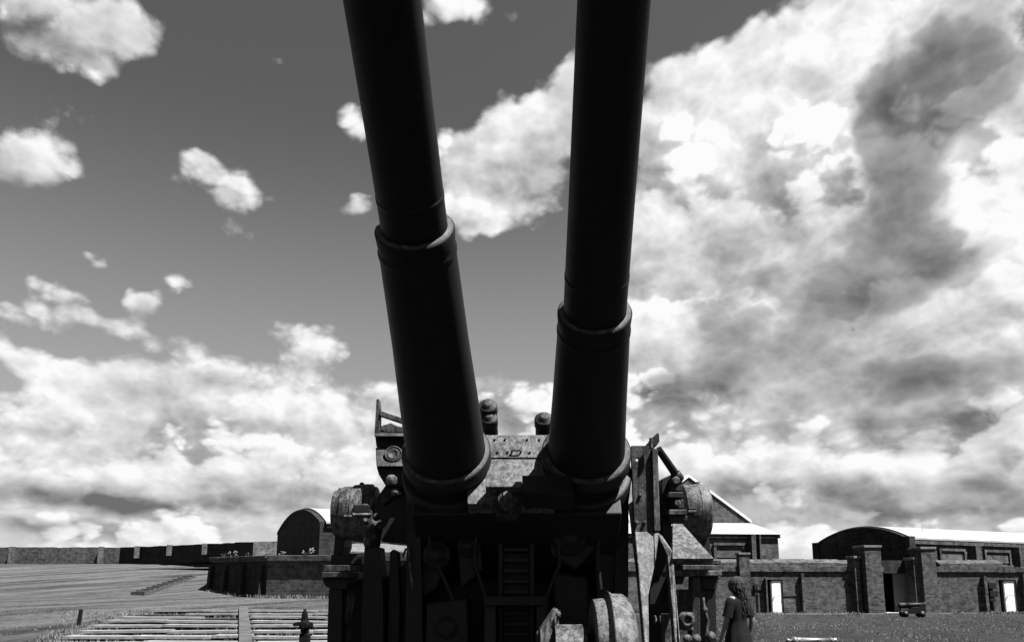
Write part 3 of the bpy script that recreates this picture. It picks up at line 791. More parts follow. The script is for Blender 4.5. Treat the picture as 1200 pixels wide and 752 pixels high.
# ------------------------------------------------------------------ the twin gun
def on_plane(px, py, P0, n):
    a, b = at(px, py, 1.0), at(px, py, 2.0)
    d = b - a
    return a + d * ((P0 - a).dot(n) / d.dot(n))
def twin_gun():
    G = thing('twin_gun', 'huge dark twin-barrelled coastal gun on rusty mounting, barrels pointing overhead', 'gun', (0.2, 5.4, 0.0))
    D = (at(637, 1340, 1.0) - Vector((0, 0, EYE))).normalized()          # breechwards along the bores
    EX = Vector((0, 0, 1)).cross(D).normalized() * -1
    if EX.x < 0: EX = -EX
    EU = EX.cross(D).normalized()
    if EU.z < 0: EU = -EU
    def P(x, y, Y): return at(x, y, Y)
    def axis_t(B, y):
        lo, hi = -1.5, 4.5
        for _ in range(50):
            m = (lo + hi) / 2; q = B - D * m - Vector((0, 0, EYE))
            py = PPY - FPX * (-q.y * SP + q.z * CP) / (q.y * CP + q.z * SP)
            if py > y: lo = m
            else: hi = m
        return lo
    def rad(B, y, w):
        t = axis_t(B, y); q = B - D * t - Vector((0, 0, EYE))
        return t, 0.5 * w / FPX * (q.y * CP + q.z * SP)
    BL, BR = P(527, 560, 4.60), P(685, 560, 4.60)
    flange = []
    for B, sleeve, tube, yc, nm in ((BL, ((575, 93), (470, 92.5), (400, 90), (281, 91)), ((245, 79), (120, 84.5), (0, 91)), 271, 'l'),
                                    (BR, ((575, 93), (470, 87), (430, 86), (378, 84.5)), ((342, 74.5), (240, 77.5), (0, 86)), 368, 'r')):
        S = [rad(B, y, w) for y, w in sleeve]; T = [rad(B, y, w) for y, w in tube]
        S.insert(0, (S[0][0] - 0.9, S[0][1] + 0.01))
        tc, rc = rad(B, yc, sleeve[-1][1] + 1.0)
        mb = MB(); mb.lathe([(-t, r) for t, r in S] + [(-tc + 0.03, rc * 0.985)], B, D, 64)
        sl_ = mb.build('sleeve', MAT['barrel'], G)
        mb = MB(); mb.lathe([(-tc + 0.06, rc + 0.001), (-tc - 0.010, rc + 0.004), (-tc - 0.018, rc - 0.002), (-tc - 0.018, T[0][1] - 0.02)], B, D, 64); mb.build('collar', MAT['barrel'], sl_)
        mb = MB(); mb.lathe([(-tc - 0.017, rc - 0.0025), (-tc - 0.021, rc - 0.004), (-tc - 0.021, T[0][1] - 0.02)], B, D, 64, caps=False); mb.build('worn_lit_ring', MAT['gun'], sl_)  # worn collar face, given paler metal for the light it catches
        mb = MB(); mb.lathe([(-tc + 0.11, rc + 0.0025), (-tc + 0.10, rc + 0.006), (-tc + 0.085, rc + 0.006), (-tc + 0.075, rc + 0.0025)], B, D, 64, caps=False); mb.build('band', MAT['barrel'], sl_)
        m = T[-1][0]
        r0 = T[0][1]
        prof = [(-tc + 0.1, r0 + 0.004)] + [(-t, r) for t, r in T] + [(-m - 1.3, T[-1][1] * 0.96), (-m - 1.9, T[-1][1] * 0.94), (-m - 1.95, T[-1][1] * 1.05), (-m - 2.15, T[-1][1] * 1.05), (-m - 2.17, T[-1][1] * 1.0), (-m - 2.17, 0.077), (-m - 1.4, 0.076)]
        mb = MB(); mb.lathe(prof, B, D, 64); br = mb.build('barrel', MAT['barrel'], G)
        # seam rings on the bare tube
        for y, dr in (((322, 0.0025),) if nm == 'r' else ((228, 0.002),)):
            t, r = rad(B, y, pl(-y, [(-tube[0][0], tube[0][1]), (-tube[1][0], tube[1][1]), (-tube[2][0], tube[2][1])]))
            mb = MB(); mb.lathe([(-t + 0.02, r - 0.002), (-t + 0.018, r + dr), (-t - 0.004, r + dr), (-t - 0.006, r - 0.002)], B, D, 64, caps=False); mb.build('seam_ring', MAT['barrel'], br)
        # flange where the sleeve enters the cradle
        tf, rf = rad(B, 527, 105)
        mb = MB(); mb.lathe([(-tf + 0.09, rf), (-tf + 0.012, rf), (-tf + 0.003, rf - 0.008), (-tf + 0.003, rf - 0.07)], B, D, 64); fg = mb.build('flange', MAT['iron'], G)
        mb = MB(); mb.lathe([(-tf + 0.004, rf - 0.007), (-tf, rf - 0.010), (-tf, rf - 0.07)], B, D, 64, caps=False); mb.build('flange_face', MAT['gun'], fg)  # face in paler metal as lit, rim near-black as shaded
        mb = MB(); mb.lathe([(-tf + 0.42, rf + 0.02), (-tf + 0.20, rf + 0.02), (-tf + 0.19, rf + 0.012), (-tf + 0.19, rf - 0.02)], B, D, 64); mb.build('flange', MAT['iron'], G)
        flange.append((B - D * tf, rf))
    P0 = (flange[0][0] + flange[1][0]) / 2 + D * 0.10
    def Q(x, y): return on_plane(x, y, P0, D)
    def slab(name, pts, depth, m='plate', parent=None, bevel=0.004, lift=0.0):
        mb = MB(); mb.prism([Q(x, y) - D * lift for x, y in pts], D * depth); return mb.build(name, MAT[m], parent or G, bevel)
    # cradle: two front plates with a seam, body behind
    slab('cradle_plate', [(530, 510), (680, 510), (680, 536.6), (530, 536.6)], 0.09, lift=0.006)
    slab('cradle_plate', [(546, 537.6), (652, 537.6), (650, 590), (548, 590)], 0.09)
    for cx in (580, 592, 618, 632):
        for cy_ in (516, 531):
            q = Q(cx + (3 if cy_ == 531 else 0), cy_); mb = MB(); mb.lathe([(0.0, 0.007), (-0.010, 0.007), (-0.014, 0.004)], q - D * 0.005, D, 8); mb.build('rivet', MAT['plate'], G)
    cb = MB()
    c = P0 + D * 0.12
    w = (flange[1][0] - flange[0][0]).dot(EX) / 2 + 0.20
    Mx = Matrix.Identity(4)
    for i in range(3): Mx[i][0], Mx[i][1], Mx[i][2], Mx[i][3] = EX[i], D[i], EU[i], c[i]
    cb.box(-w, w, 0, 1.5, -0.30, 0.155, Mx); cb.build('cradle_body', MAT['iron'], G, 0.01)
    # lifting lug and ledge
    q = Q(605, 531.5)
    mb = MB(); mb.path([q - EX * 0.026 + D * 0.01, q - EX * 0.026 - D * 0.03, q + EX * 0.026 - D * 0.03, q + EX * 0.026 + D * 0.01], 0.0055, 8); mb.build('handle', MAT['iron'], G)
    slab('ledge', [(570, 575.5), (612, 575.5), (612, 582), (570, 582)], 0.10, lift=0.09)
    slab('ledge', [(612.5, 574), (668, 574), (672, 598), (612.5, 592)], 0.14, 'iron', lift=0.13)
    q = Q(595, 591)
    mb = MB(); mb.lathe([(0.05, 0.056), (-0.05, 0.056), (-0.06, 0.050), (-0.06, 0.030), (-0.085, 0.030), (-0.095, 0.022)], q, D, 28); mb.build('recoil_boss', MAT['gun'], G)
    slab('boss_bracket', [(577, 590), (612, 590), (606, 604), (583, 604)], 0.05, 'gun', lift=0.0)
    for x, y, r in ((594, 608, 0.020), (591, 620, 0.012)):
        q = P(x, y, 4.72); mb = MB(); mb.lathe([(0.08, r), (-0.02, r), (-0.026, r * 0.6)], q, D, 10); mb.build('bolt', MAT['plate'], G)
    # buffer cylinders over the cradle
    for x, y, r in ((571.5, 475.5, 0.062), (573, 490, 0.056), (637.5, 491, 0.062)):
        q = P(x, y, 5.35); mb = MB()
        mb.lathe([(1.0, r), (0.06, r), (0.058, r * 1.12), (0.0, r * 1.12), (-0.012, r * 0.98), (-0.012, r * 0.62), (-0.03, r * 0.55), (-0.034, r * 0.3)], q, D, 24); mb.build('buffer_cylinder', MAT['gun'], G)
    mb = MB(); a = P(606, 515, 5.75); mb.box(a.x - 0.5, a.x + 0.5, 5.55, 6.3, a.z - 0.9, a.z - 0.06); mb.build('buffer_bed', MAT['gun'], G, 0.01)

    def face(name, pts, off=(0, 0.06, 0), m='gun', parent=None, bevel=0.005):
        """plate with the outline pts (column, row, distance) and the thickness off"""
        mb = MB(); mb.prism([P(*p_) for p_ in pts], off); return mb.build(name, MAT[m], parent or G, bevel)
    def fl(pts, Y): return [(x, y, Y) for x, y in pts]
    # carriage under the cradle, in the shadow of the barrels; near-black colour deepens that shade
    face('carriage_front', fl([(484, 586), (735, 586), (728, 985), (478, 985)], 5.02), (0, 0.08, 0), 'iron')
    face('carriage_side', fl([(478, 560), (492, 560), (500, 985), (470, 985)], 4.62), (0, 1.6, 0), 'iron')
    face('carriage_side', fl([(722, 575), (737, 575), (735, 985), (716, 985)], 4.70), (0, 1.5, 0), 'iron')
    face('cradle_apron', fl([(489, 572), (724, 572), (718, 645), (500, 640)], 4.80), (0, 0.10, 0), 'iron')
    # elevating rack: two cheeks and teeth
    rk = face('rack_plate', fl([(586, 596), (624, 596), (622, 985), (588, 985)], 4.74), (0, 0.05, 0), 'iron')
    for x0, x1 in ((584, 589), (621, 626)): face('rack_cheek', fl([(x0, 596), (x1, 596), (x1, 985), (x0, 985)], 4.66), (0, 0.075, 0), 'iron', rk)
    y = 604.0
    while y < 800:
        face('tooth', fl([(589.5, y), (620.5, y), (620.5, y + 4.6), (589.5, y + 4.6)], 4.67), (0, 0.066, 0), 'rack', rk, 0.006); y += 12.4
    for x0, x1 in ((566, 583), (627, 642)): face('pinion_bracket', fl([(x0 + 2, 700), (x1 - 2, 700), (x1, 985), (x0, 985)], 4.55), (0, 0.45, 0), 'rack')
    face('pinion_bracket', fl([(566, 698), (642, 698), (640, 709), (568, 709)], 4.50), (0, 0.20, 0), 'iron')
    # brackets, pipes and gear cases crowded under the cradle, coloured near-black to paint in the deep shade
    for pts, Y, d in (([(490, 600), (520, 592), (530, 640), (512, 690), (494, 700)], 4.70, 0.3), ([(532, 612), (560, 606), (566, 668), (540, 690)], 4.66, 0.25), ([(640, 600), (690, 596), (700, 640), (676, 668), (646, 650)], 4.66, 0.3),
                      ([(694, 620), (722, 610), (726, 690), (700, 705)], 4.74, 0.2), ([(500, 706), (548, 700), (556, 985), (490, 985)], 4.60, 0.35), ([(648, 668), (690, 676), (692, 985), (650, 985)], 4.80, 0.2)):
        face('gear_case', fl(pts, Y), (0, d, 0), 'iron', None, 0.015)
    for x, y, r in ((512, 650, 0.085), (548, 640, 0.06), (668, 630, 0.10), (524, 735, 0.12)):
        mb = MB(); mb.lathe([(0.2, r), (-0.02, r), (-0.03, r * 0.9), (-0.03, r * 0.55), (-0.06, r * 0.5), (-0.065, r * 0.2)], P(x, y, 4.64), (0, 1, 0), 24); mb.build('gear_cover', MAT['iron'], G)
    for pts in ([(500, 590), (504, 640), (530, 700), (536, 770)], [(560, 596), (556, 660), (576, 720), (574, 780)], [(652, 596), (656, 660), (640, 700), (642, 780)], [(706, 600), (700, 650), (704, 690)]):
        mb = MB(); mb.path([P(x, y, 4.62) for x, y in pts], 0.012, 8); mb.build('oil_pipe', MAT['iron'], G)
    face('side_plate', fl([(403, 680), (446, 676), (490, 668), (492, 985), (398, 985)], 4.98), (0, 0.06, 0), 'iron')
    face('side_plate', fl([(463, 668), (490, 650), (492, 985), (460, 985)], 4.80), (0, 0.06, 0), 'iron')
    # winding drum, shaft and bracket in the sun at the foot of the mounting
    def drum(name, prof, yc, Y, m='plate', n=40):
        """prof: (column, radius) pairs on a level cross axis through row yc"""
        o = P(600, yc, Y); k = Y * CP + (o.z - EYE) * SP
        mb = MB(); mb.lathe([((x - 600) / FPX * k, r) for x, r in prof], o, (1, 0, 0), n); return mb.build(name, MAT[m], G, 0.004)
    drum('winding_drum', [(695, 0.16), (695, 0.292), (710, 0.298), (712, 0.330), (715.5, 0.330), (716, 0.322), (730, 0.318), (737, 0.295), (741, 0.25), (741.5, 0.15)], 770, 4.0)
    drum('drum_groove', [(711.3, 0.2), (711.5, 0.336), (713.5, 0.336), (713.8, 0.2)], 770, 4.0, 'iron')
    drum('shaft', [(650, 0.165), (686, 0.165)], 770, 4.0)
    drum('shaft', [(684, 0.12), (700, 0.12)], 770, 4.0, 'iron')
    face('shaft_bracket', [(633, 739, 3.9), (649, 715, 3.97), (652, 712, 4.0), (655, 715, 4.0), (655.5, 985, 4.0), (636, 985, 3.9)], (0, 0.22, 0), 'plate')
    face('shaft_bracket', fl([(655.5, 714), (657, 716), (657, 722), (655.5, 724)], 3.98), (0, 0.1, 0), 'plate')
    mb = MB(); q = P(654, 719, 3.97); mb.lathe([(0, 0.014), (-0.02, 0.014), (-0.026, 0.008)], q, (0, 1, 0), 8); mb.build('bolt', MAT['plate'], G)
    face('bracket_web', [(629, 742, 4.0), (633, 740, 4.0), (634, 985, 4.0), (627, 985, 4.0)], (0, 0.2, 0), 'gun')
    face('drum_bed', fl([(620, 850), (760, 850), (770, 985), (610, 985)], 3.75), (0, 1.3, 0))
    # ---- right side frame
    up = MB()
    for poly in ([(740, 522), (745, 522), (746, 622), (744, 622)], [(749, 522), (764, 522), (766, 622), (750, 622)], [(745, 522), (749, 522), (749, 536), (745, 536)], [(745, 540), (749, 540), (750, 622), (746, 622)]):
        up.prism([P(x, y, 4.5) for x, y in poly], (0, 0.05, 0))
    up = up.build('side_frame', MAT['gun'], G)
    face('frame_flange', [(764.5, 524, 4.47), (771, 526, 4.50), (774, 622, 4.50), (767, 622, 4.47)], (0, 0.16, 0), 'gun', up)
    for x, y in ((750, 580), (755, 612), (746, 612)):
        q = P(x, y, 4.5); mb = MB(); mb.lathe([(0.0, 0.011), (-0.012, 0.011), (-0.016, 0.006)], q, (0, 1, 0), 8); mb.build('bolt', MAT['gun'], up)
    mb = MB(); mb.tube(P(763, 525, 4.46), P(763, 513, 4.46), 0.014, 0.011, 10); mb.build('stop_pin', MAT['gun'], up)
    face('frame_leg', [(744, 622.5, 4.50), (766, 622.5, 4.50), (767, 664, 4.37), (760, 697, 4.26), (761, 770, 4.03), (765, 985, 3.6), (758, 985, 3.6), (757, 770, 4.03)], (0, 0.10, 0.02), 'plate')
    face('frame_rib', [(766.3, 623, 4.49), (772.5, 624, 4.50), (770, 645, 4.43), (768, 660, 4.38)], (0, 0.08, 0), 'plate')
    face('frame_strut', [(771, 626, 4.49), (776, 627, 4.49), (788.5, 646, 4.42), (794.5, 718, 4.20), (799, 770, 4.03), (812, 985, 3.6), (804, 985, 3.6), (792.5, 770, 4.03), (788.5, 718, 4.20), (782.5, 650, 4.42)], (0, 0.09, 0.02), 'plate')
    face('frame_web', fl([(764, 622), (784, 640), (800, 985), (752, 985)], 4.80), (0, 0.06, 0), 'iron')
    face('side_frame', fl([(744, 585), (772, 560), (790, 625), (788, 660), (756, 690)], 4.95), (0, 0.3, 0), 'iron')
    face('lug', fl([(779, 719), (787, 719), (787.5, 770), (779, 770)], 4.30), (0, 0.12, 0), 'plate')
    for x in (768.5, 775): face('lug', [(x - 2, 722, 4.45), (x, 720, 4.45), (x + 2, 726, 4.43), (x - 1, 731, 4.42)], (0, 0.05, 0), 'plate')
    face('top_wedge', fl([(756.5, 522), (765, 512), (771, 506.5), (772.5, 507.5), (773, 517), (769, 522.5), (764, 521.5)], 4.55), (0, 0.16, 0), 'iron')
    mb = MB(); mb.tube(P(771.5, 526, 4.58), P(795, 560, 4.72), 0.022, 0.026, 12); mb.lathe([(-0.03, 0.02), (-0.02, 0.036), (0.03, 0.036), (0.04, 0.02)], P(793, 558, 4.71), P(795, 560, 4.72) - P(771.5, 526, 4.58), 12); mb.build('stay_rod', MAT['iron'], G)
    # bearing blocks stacked beside the trunnion
    face('bearing_post', fl([(775, 561), (786, 556), (787, 640), (777, 640)], 4.78), (0, 0.25, 0), 'iron')
    for (x0, y0, x1, y1, Y, m) in ((786, 558.5, 799.5, 575, 4.70, 'gun'), (783, 576, 801, 583, 4.66, 'iron'), (787, 585, 801.5, 595, 4.70, 'gun'), (784, 596.5, 805, 603, 4.66, 'gun'), (784, 604, 806, 610, 4.68, 'iron')):
        face('bearing_block', fl([(x0, y0 + 1), (x0 + 1.5, y0), (x1 - 1, y0), (x1, y0 + 1.5), (x1, y1), (x0, y1)], Y), (0, 0.26, 0), m)
    for x, y, r in ((791, 563.5, 0.026), (793, 589.5, 0.022)):
        mb = MB(); mb.lathe([(0.02, r), (-0.03, r), (-0.035, r * 0.7)], P(x, y, 4.70), (0, 1, 0), 14); mb.build('bolt', MAT['plate'], G)
    # trunnion caps on both sides
    def trunnion(prof, yc, Y, nuts):
        o = drum('trunnion_cap', prof, yc, Y, 'plate', 48)
        for (x, y) in nuts:
            q = P(x, y, Y); mb = MB(); mb.lathe([(-0.03, 0.016), (0.008, 0.016), (0.014, 0.010)], q, (0, 0, 1), 8); mb.build('bolt', MAT['gun'], o)
        return o
    tl = trunnion([(393, 0.06), (393, 0.150), (401.5, 0.158), (402.5, 0.165), (403, 0.172), (415, 0.176), (415.5, 0.184), (428, 0.190), (437, 0.190), (438, 0.175), (442, 0.172), (442.5, 0.1)], 601, 5.0, ((399, 574), (424, 567.5)))
    tr = trunnion([(799, 0.1), (799, 0.178), (814, 0.182), (815, 0.184), (816, 0.188), (826, 0.180), (828.5, 0.165), (829, 0.06)], 600, 5.0, ((818, 566.5),))
    face('cap_pocket', fl([(414, 591), (433, 591), (433, 600), (414, 600)], 4.80), (0, 0.12, 0), 'iron', tl)
    face('cap_pocket', [(412.5, 600.5, 4.78), (434, 600.5, 4.78), (433, 603, 4.76), (413, 603, 4.76)], (0, 0.14, 0), 'plate', tl)
    face('cap_pocket', fl([(402.5, 603), (412, 603), (412, 606), (402.5, 606)], 4.80), (0, 0.12, 0), 'plate', tl)
    face('cap_pocket', fl([(807, 594), (816, 594), (816, 597), (807, 597)], 4.80), (0, 0.12, 0), 'iron', tr)
    face('cap_pocket', fl([(806.5, 597.3), (816.5, 597.3), (816.5, 600.5), (806.5, 600.5)], 4.79), (0, 0.12, 0), 'plate', tr)
    # gusset and working platform on the right
    face('gusset', [(788, 613, 4.62), (799.5, 613, 4.62), (837, 654, 4.36), (788, 654, 4.36)], (0, 0.05, -0.03), 'plate')
    face('trunnion_arm', fl([(800, 612), (829, 606), (834, 660), (806, 664)], 5.0), (0, 0.25, 0), 'iron')
    for (x0, y0, x1, y1, Y, d, m) in ((792, 655.5, 845, 661, 4.70, 0.30, 'gun'), (788, 668, 846, 674.5, 4.42, 0.32, 'plate'), (800, 661.5, 838, 667.5, 4.62, 0.3, 'gun')):
        face('platform_beam', fl([(x0, y0), (x1, y0), (x1, y1), (x0, y1)], Y), (0, d, 0), m)
    face('platform_bracket', fl([(789, 675), (803, 675), (800, 684), (789, 684)], 4.48), (0, 0.2, 0), 'iron')
    face('platform_bracket', fl([(822, 675), (846, 675), (842, 679), (840, 690), (824, 690)], 4.48), (0, 0.2, 0), 'iron')
    face('platform_leg', fl([(812, 675), (820, 675), (824, 985), (806, 985)], 4.46), (0, 0.12, 0), 'gun')
    face('platform_leg', fl([(827, 690), (839, 690), (844, 985), (826, 985)], 4.50), (0, 0.16, 0), 'iron')
    face('locker', fl([(796, 690), (820, 690), (821, 985), (797, 985)], 5.1), (0, 0.4, 0), 'gun')
    face('gear_case', fl([(800, 717), (813, 717), (813, 738), (800, 738)], 4.40), (0, 0.15, 0), 'plate')
    mb = MB(); mb.lathe([(0.02, 0.045), (-0.03, 0.045), (-0.04, 0.034), (-0.04, 0.02), (-0.02, 0.018)], P(804, 726, 4.40), (0, 1, 0), 20); mb.build('hand_wheel_hub', MAT['plate'], G)
    for x, y, r in ((805.5, 748, 0.026), (816, 748, 0.026), (833, 745, 0.028), (826, 714, 0.016)):
        mb = MB(); q = P(x, y, 4.38); mb.lathe([(-r, 0.003), (-r * 0.8, r * 0.6), (-r * 0.4, r * 0.92), (0, r), (r * 0.4, r * 0.92), (r * 0.8, r * 0.6), (r, 0.003)], q, (0, 1, 0.4), 14); mb.build('grease_cap', MAT['plate'], G)
    mb = MB(); mb.path([P(824, 700, 4.42), P(826, 715, 4.40), P(830, 728, 4.40), P(828, 745, 4.38), P(834, 760, 4.38)], 0.009, 8); mb.build('grease_pipe', MAT['plate'], G)
    # ---- left side: sight bracket
    sb = face('sight_box', [(440, 524, 4.82), (482, 524, 4.82), (482, 546, 4.74), (441, 546, 4.74)], (0, 0.26, 0), 'gun')
    mb = MB(); n_ = Vector((0, -1, 0.35)).normalized()
    mb.lathe([(-0.02, 0.056), (0.010, 0.056), (0.012, 0.052), (0.012, 0.047), (0.002, 0.045), (0.002, 0.040), (0.010, 0.038), (0.006, 0.030), (-0.004, 0.01)], P(461, 532, 4.78), n_, 32); mb.build('sight_lens', MAT['gun'], sb)
    face('sight_block', fl([(439.5, 511), (482, 511), (482, 523.5), (441, 523.5)], 4.88), (0, 0.2, 0), 'iron')
    face('sight_shelf', [(438.5, 504, 4.95), (484, 504, 4.95), (484, 510.5, 4.78), (438.5, 510.5, 4.78)], (0, 0.10, 0), 'gun')
    face('sight_arm', fl([(438.5, 511), (441, 468), (442.5, 466.5), (444.5, 468), (446, 480), (445, 511)], 4.86), (0, 0.05, 0), 'gun')
    face('sight_arm', fl([(445, 480.5), (484, 493.5), (484, 500), (445, 487)], 4.85), (0, 0.04, 0), 'gun')
    face('sight_arm', fl([(445, 499), (452, 497), (458, 495), (466, 499), (484, 502), (484, 506), (445, 506)], 4.92), (0, 0.05, 0), 'gun')
    face('sight_base', fl([(441, 546.5), (484, 546.5), (484, 572), (452, 569), (444, 556)], 4.80), (0, 0.24, 0), 'iron')
    mb = MB(); mb.lathe([(0, 0.035), (0.03, 0.035), (0.045, 0.02)], P(459, 565, 4.72), (0, -0.5, 0.9), 12); mb.build('sight_screw', MAT['plate'], G)
    # trunnion arm and posts on the left
    face('trunnion_arm', fl([(442, 582), (452, 568), (484, 560), (490, 638), (447, 634), (442, 620)], 4.86), (0, 0.3, 0), 'iron')
    face('arm_lug', [(446, 583, 4.84), (455, 574, 4.86), (470, 571, 4.88), (474, 574, 4.86), (458, 584, 4.82), (448, 592, 4.82)], (0, 0.08, 0), 'gun')
    mb = MB(); mb.lathe([(0, 0.03), (0.022, 0.03), (0.03, 0.02)], P(464, 578, 4.82), (0, -0.55, 0.85), 12); mb.build('bolt', MAT['plate'], G)
    face('trunnion_arm', fl([(393.5, 612), (405, 612), (403, 640), (396, 656), (390, 656)], 4.95), (0, 0.25, 0), 'iron')
    face('platform_beam', fl([(388, 649.5), (433, 649.5), (430, 661), (386, 661)], 4.9), (0, 0.2, 0), 'iron')
    for (x0, y0, x1, y1, Y, d, m) in ((379, 661.5, 424, 669, 4.74, 0.3, 'gun'), (376.5, 669.5, 408.5, 676.5, 4.52, 0.32, 'gun')):
        face('platform_beam', fl([(x0, y0), (x1, y0), (x1, y1), (x0, y1)], Y), (0, d, 0), m)
    face('platform_bracket', fl([(377, 677), (408, 677), (406, 690), (387, 690), (381, 686)], 4.58), (0, 0.22, 0), 'iron')
    face('platform_leg', fl([(385, 690), (401, 690), (398, 985), (376, 985)], 4.58), (0, 0.16, 0), 'iron')
    face('platform_brace', [(407, 695, 4.7), (414, 693, 4.7), (418, 700, 4.7), (411, 722, 4.66), (405, 745, 4.6), (400, 985, 4.5), (394, 985, 4.5), (402, 720, 4.66)], (0, 0.05, 0), 'gun')
    post = face('valve_post', fl([(427, 640), (444, 640), (449, 700), (452, 985), (418, 985), (424, 700)], 4.66), (0, 0.22, 0), 'iron')
    mb = MB(); o = P(436, 640, 4.72); mb.lathe([(0, 0.05), (0.06, 0.052), (0.10, 0.062), (0.15, 0.058), (0.165, 0.045), (0.17, 0.03)], o, (0, 0, 1), 18); mb.build('valve_body', MAT['iron'], post)
    for x, y, r in ((429, 612, 0.018), (446, 619, 0.014), (431, 636, 0.026), (438, 632, 0.02), (441, 607, 0.02)):
        mb = MB(); mb.lathe([(0, r), (0.03, r), (0.04, r * 0.6)], P(x, y, 4.64), (0.1, -1, 0.4), 10); mb.build('valve_nut', MAT['gun'], post)
    face('lever', fl([(457, 646), (461, 643), (466, 646), (469, 700), (463, 985), (450, 985), (455, 700)], 4.72), (0, 0.12, 0), 'iron')
    mb = MB(); mb.path([P(479, 640, 4.6), P(480, 662, 4.58), P(484, 690, 4.58)], 0.008, 8); mb.path([P(476, 642, 4.6), P(472, 652, 4.6)], 0.007, 8); mb.build('grease_pipe', MAT['plate'], G)
    # turntable and pedestal standing on the concrete ring
    mb = MB(); mb.lathe([(0, 1.65), (0.16, 1.65), (0.18, 1.5), (0.42, 1.42), (0.44, 1.25), (0.62, 1.2), (0.64, 0.4)], (0.2, 5.75, 0.0), (0, 0, 1), 48); mb.build('turntable', MAT['gun'], G)
twin_gun()

mb = MB(); mb.lathe([(-0.4, 2.6), (0.03, 2.6), (0.04, 2.55), (0.04, 1.7)], (0.2, 5.75, 0.0), (0, 0, 1), 64)
tag(mb.build('gun_platform', MAT['path']), kind='structure')

# ------------------------------------------------------------------ small guns, post, weeds
def garrison_cannon():
    o = at(1069, 720, 43.5); o.z = gz(o.x, o.y)
    t = thing('garrison_cannon', 'small black cannon on low truck carriage standing on the lawn before the gateway', 'cannon', tuple(o))
    M = Matrix.Translation(o) @ Matrix.Rotation(R(-14), 4, 'Z')
    for s in (-1, 1):
        pts = [(-0.62, 0.18), (0.60, 0.18), (0.64, 0.62), (0.38, 0.66), (0.34, 0.54), (0.02, 0.52), (-0.02, 0.42), (-0.34, 0.40), (-0.38, 0.30), (-0.62, 0.28)]
        mb = MB(); mb.prism([M @ Vector((x, s * 0.22, z)) for x, z in pts], (M.to_3x3() @ Vector((0, s * 0.09, 0)))); mb.build('cheek', MAT['iron'], t, 0.008)
        for x in (-0.42, 0.42):
            mb = MB(); q = M @ Vector((x, s * 0.34, 0.17)); a = M.to_3x3() @ Vector((0, s, 0))
            mb.lathe([(-0.005, 0.03), (0, 0.165), (0.01, 0.17), (0.08, 0.17), (0.09, 0.165), (0.095, 0.06), (0.13, 0.055), (0.135, 0.02)], q, a, 20); mb.build('truck_wheel', MAT['iron'], t)
    for x in (-0.42, 0.42):
        mb = MB(); mb.box(x - 0.06, x + 0.06, -0.34, 0.34, 0.11, 0.23, M); mb.build('axle', MAT['iron'], t, 0.006)
    mb = MB(); mb.lathe([(-0.86, 0.01), (-0.85, 0.05), (-0.80, 0.055), (-0.77, 0.03), (-0.73, 0.04), (-0.71, 0.13), (-0.68, 0.165), (-0.64, 0.165), (-0.63, 0.15), (-0.2, 0.135), (-0.19, 0.145), (-0.15, 0.145), (-0.14, 0.128), (0.5, 0.10), (0.56, 0.115), (0.62, 0.125), (0.66, 0.11), (0.66, 0.055), (0.3, 0.05)], M @ Vector((0.05, 0, 0.66)), M.to_3x3() @ Vector((1, 0, 0.05)), 24); mb.build('barrel', MAT['iron'], t)
    mb = MB(); mb.tube(M @ Vector((0.08, -0.30, 0.64)), M @ Vector((0.08, 0.30, 0.64)), 0.05, 0.05, 12); mb.build('trunnion', MAT['iron'], t)
    mb = MB(); mb.box(-0.56, -0.2, -0.12, 0.12, 0.36, 0.46, M); mb.build('quoin', MAT['wood'], t, 0.006)
garrison_cannon()

def saluting_gun():
    Y = 12.5; a, b = at(921, 750, Y), at(981, 750, Y); L = b.x - a.x
    t = thing('saluting_gun', 'slim pale metal gun barrel on a low carriage on the lawn, right foreground', 'cannon', ((a.x + b.x) / 2, Y, 0))
    k = L
    mb = MB(); mb.lathe([(0.0, 0.012), (0.01 * k, 0.030), (0.04 * k, 0.036), (0.07 * k, 0.030), (0.09 * k, 0.018), (0.11 * k, 0.022), (0.13 * k, 0.055), (0.17 * k, 0.062), (0.20 * k, 0.062), (0.205 * k, 0.052), (0.24 * k, 0.050), (0.26 * k, 0.060), (0.28 * k, 0.050), (0.55 * k, 0.044), (0.88 * k, 0.038), (0.885 * k, 0.046), (0.91 * k, 0.046), (0.915 * k, 0.038), (0.97 * k, 0.044), (0.995 * k, 0.048), (k, 0.042), (k, 0.022), (0.9 * k, 0.02)], a, (1, 0.04, 0), 28); mb.build('barrel', MAT['bronze'], t)
    for y in (Y - 0.16, Y + 0.12):
        pts = [(0.10 * k, 0.30), (0.92 * k, 0.30), (0.80 * k, a.z - 0.01), (0.55 * k, a.z - 0.01), (0.50 * k, a.z - 0.12), (0.15 * k, a.z - 0.18)]
        mb = MB(); mb.prism([(a.x + x, y, z) for x, z in pts], (0, 0.04, 0)); mb.build('cheek', MAT['wood'], t, 0.005)
    for x in (0.25 * k, 0.75 * k):
        mb = MB(); mb.tube((a.x + x, Y - 0.3, 0.25), (a.x + x, Y + 0.3, 0.25), 0.025, 0.025, 10); mb.build('axle', MAT['iron'], t)
        for y in (Y - 0.30, Y + 0.22):
            mb = MB(); mb.lathe([(0, 0.08), (0.0, 0.25), (0.06, 0.25), (0.06, 0.08)], (a.x + x, y, 0.25), (0, 1, 0), 24); mb.build('wheel', MAT['wood'], t)
    mb = MB(); mb.tube((a.x + 0.62 * k, Y - 0.2, a.z), (a.x + 0.62 * k, Y + 0.2, a.z), 0.02, 0.02, 10); mb.build('trunnion', MAT['bronze'], t)
saluting_gun()

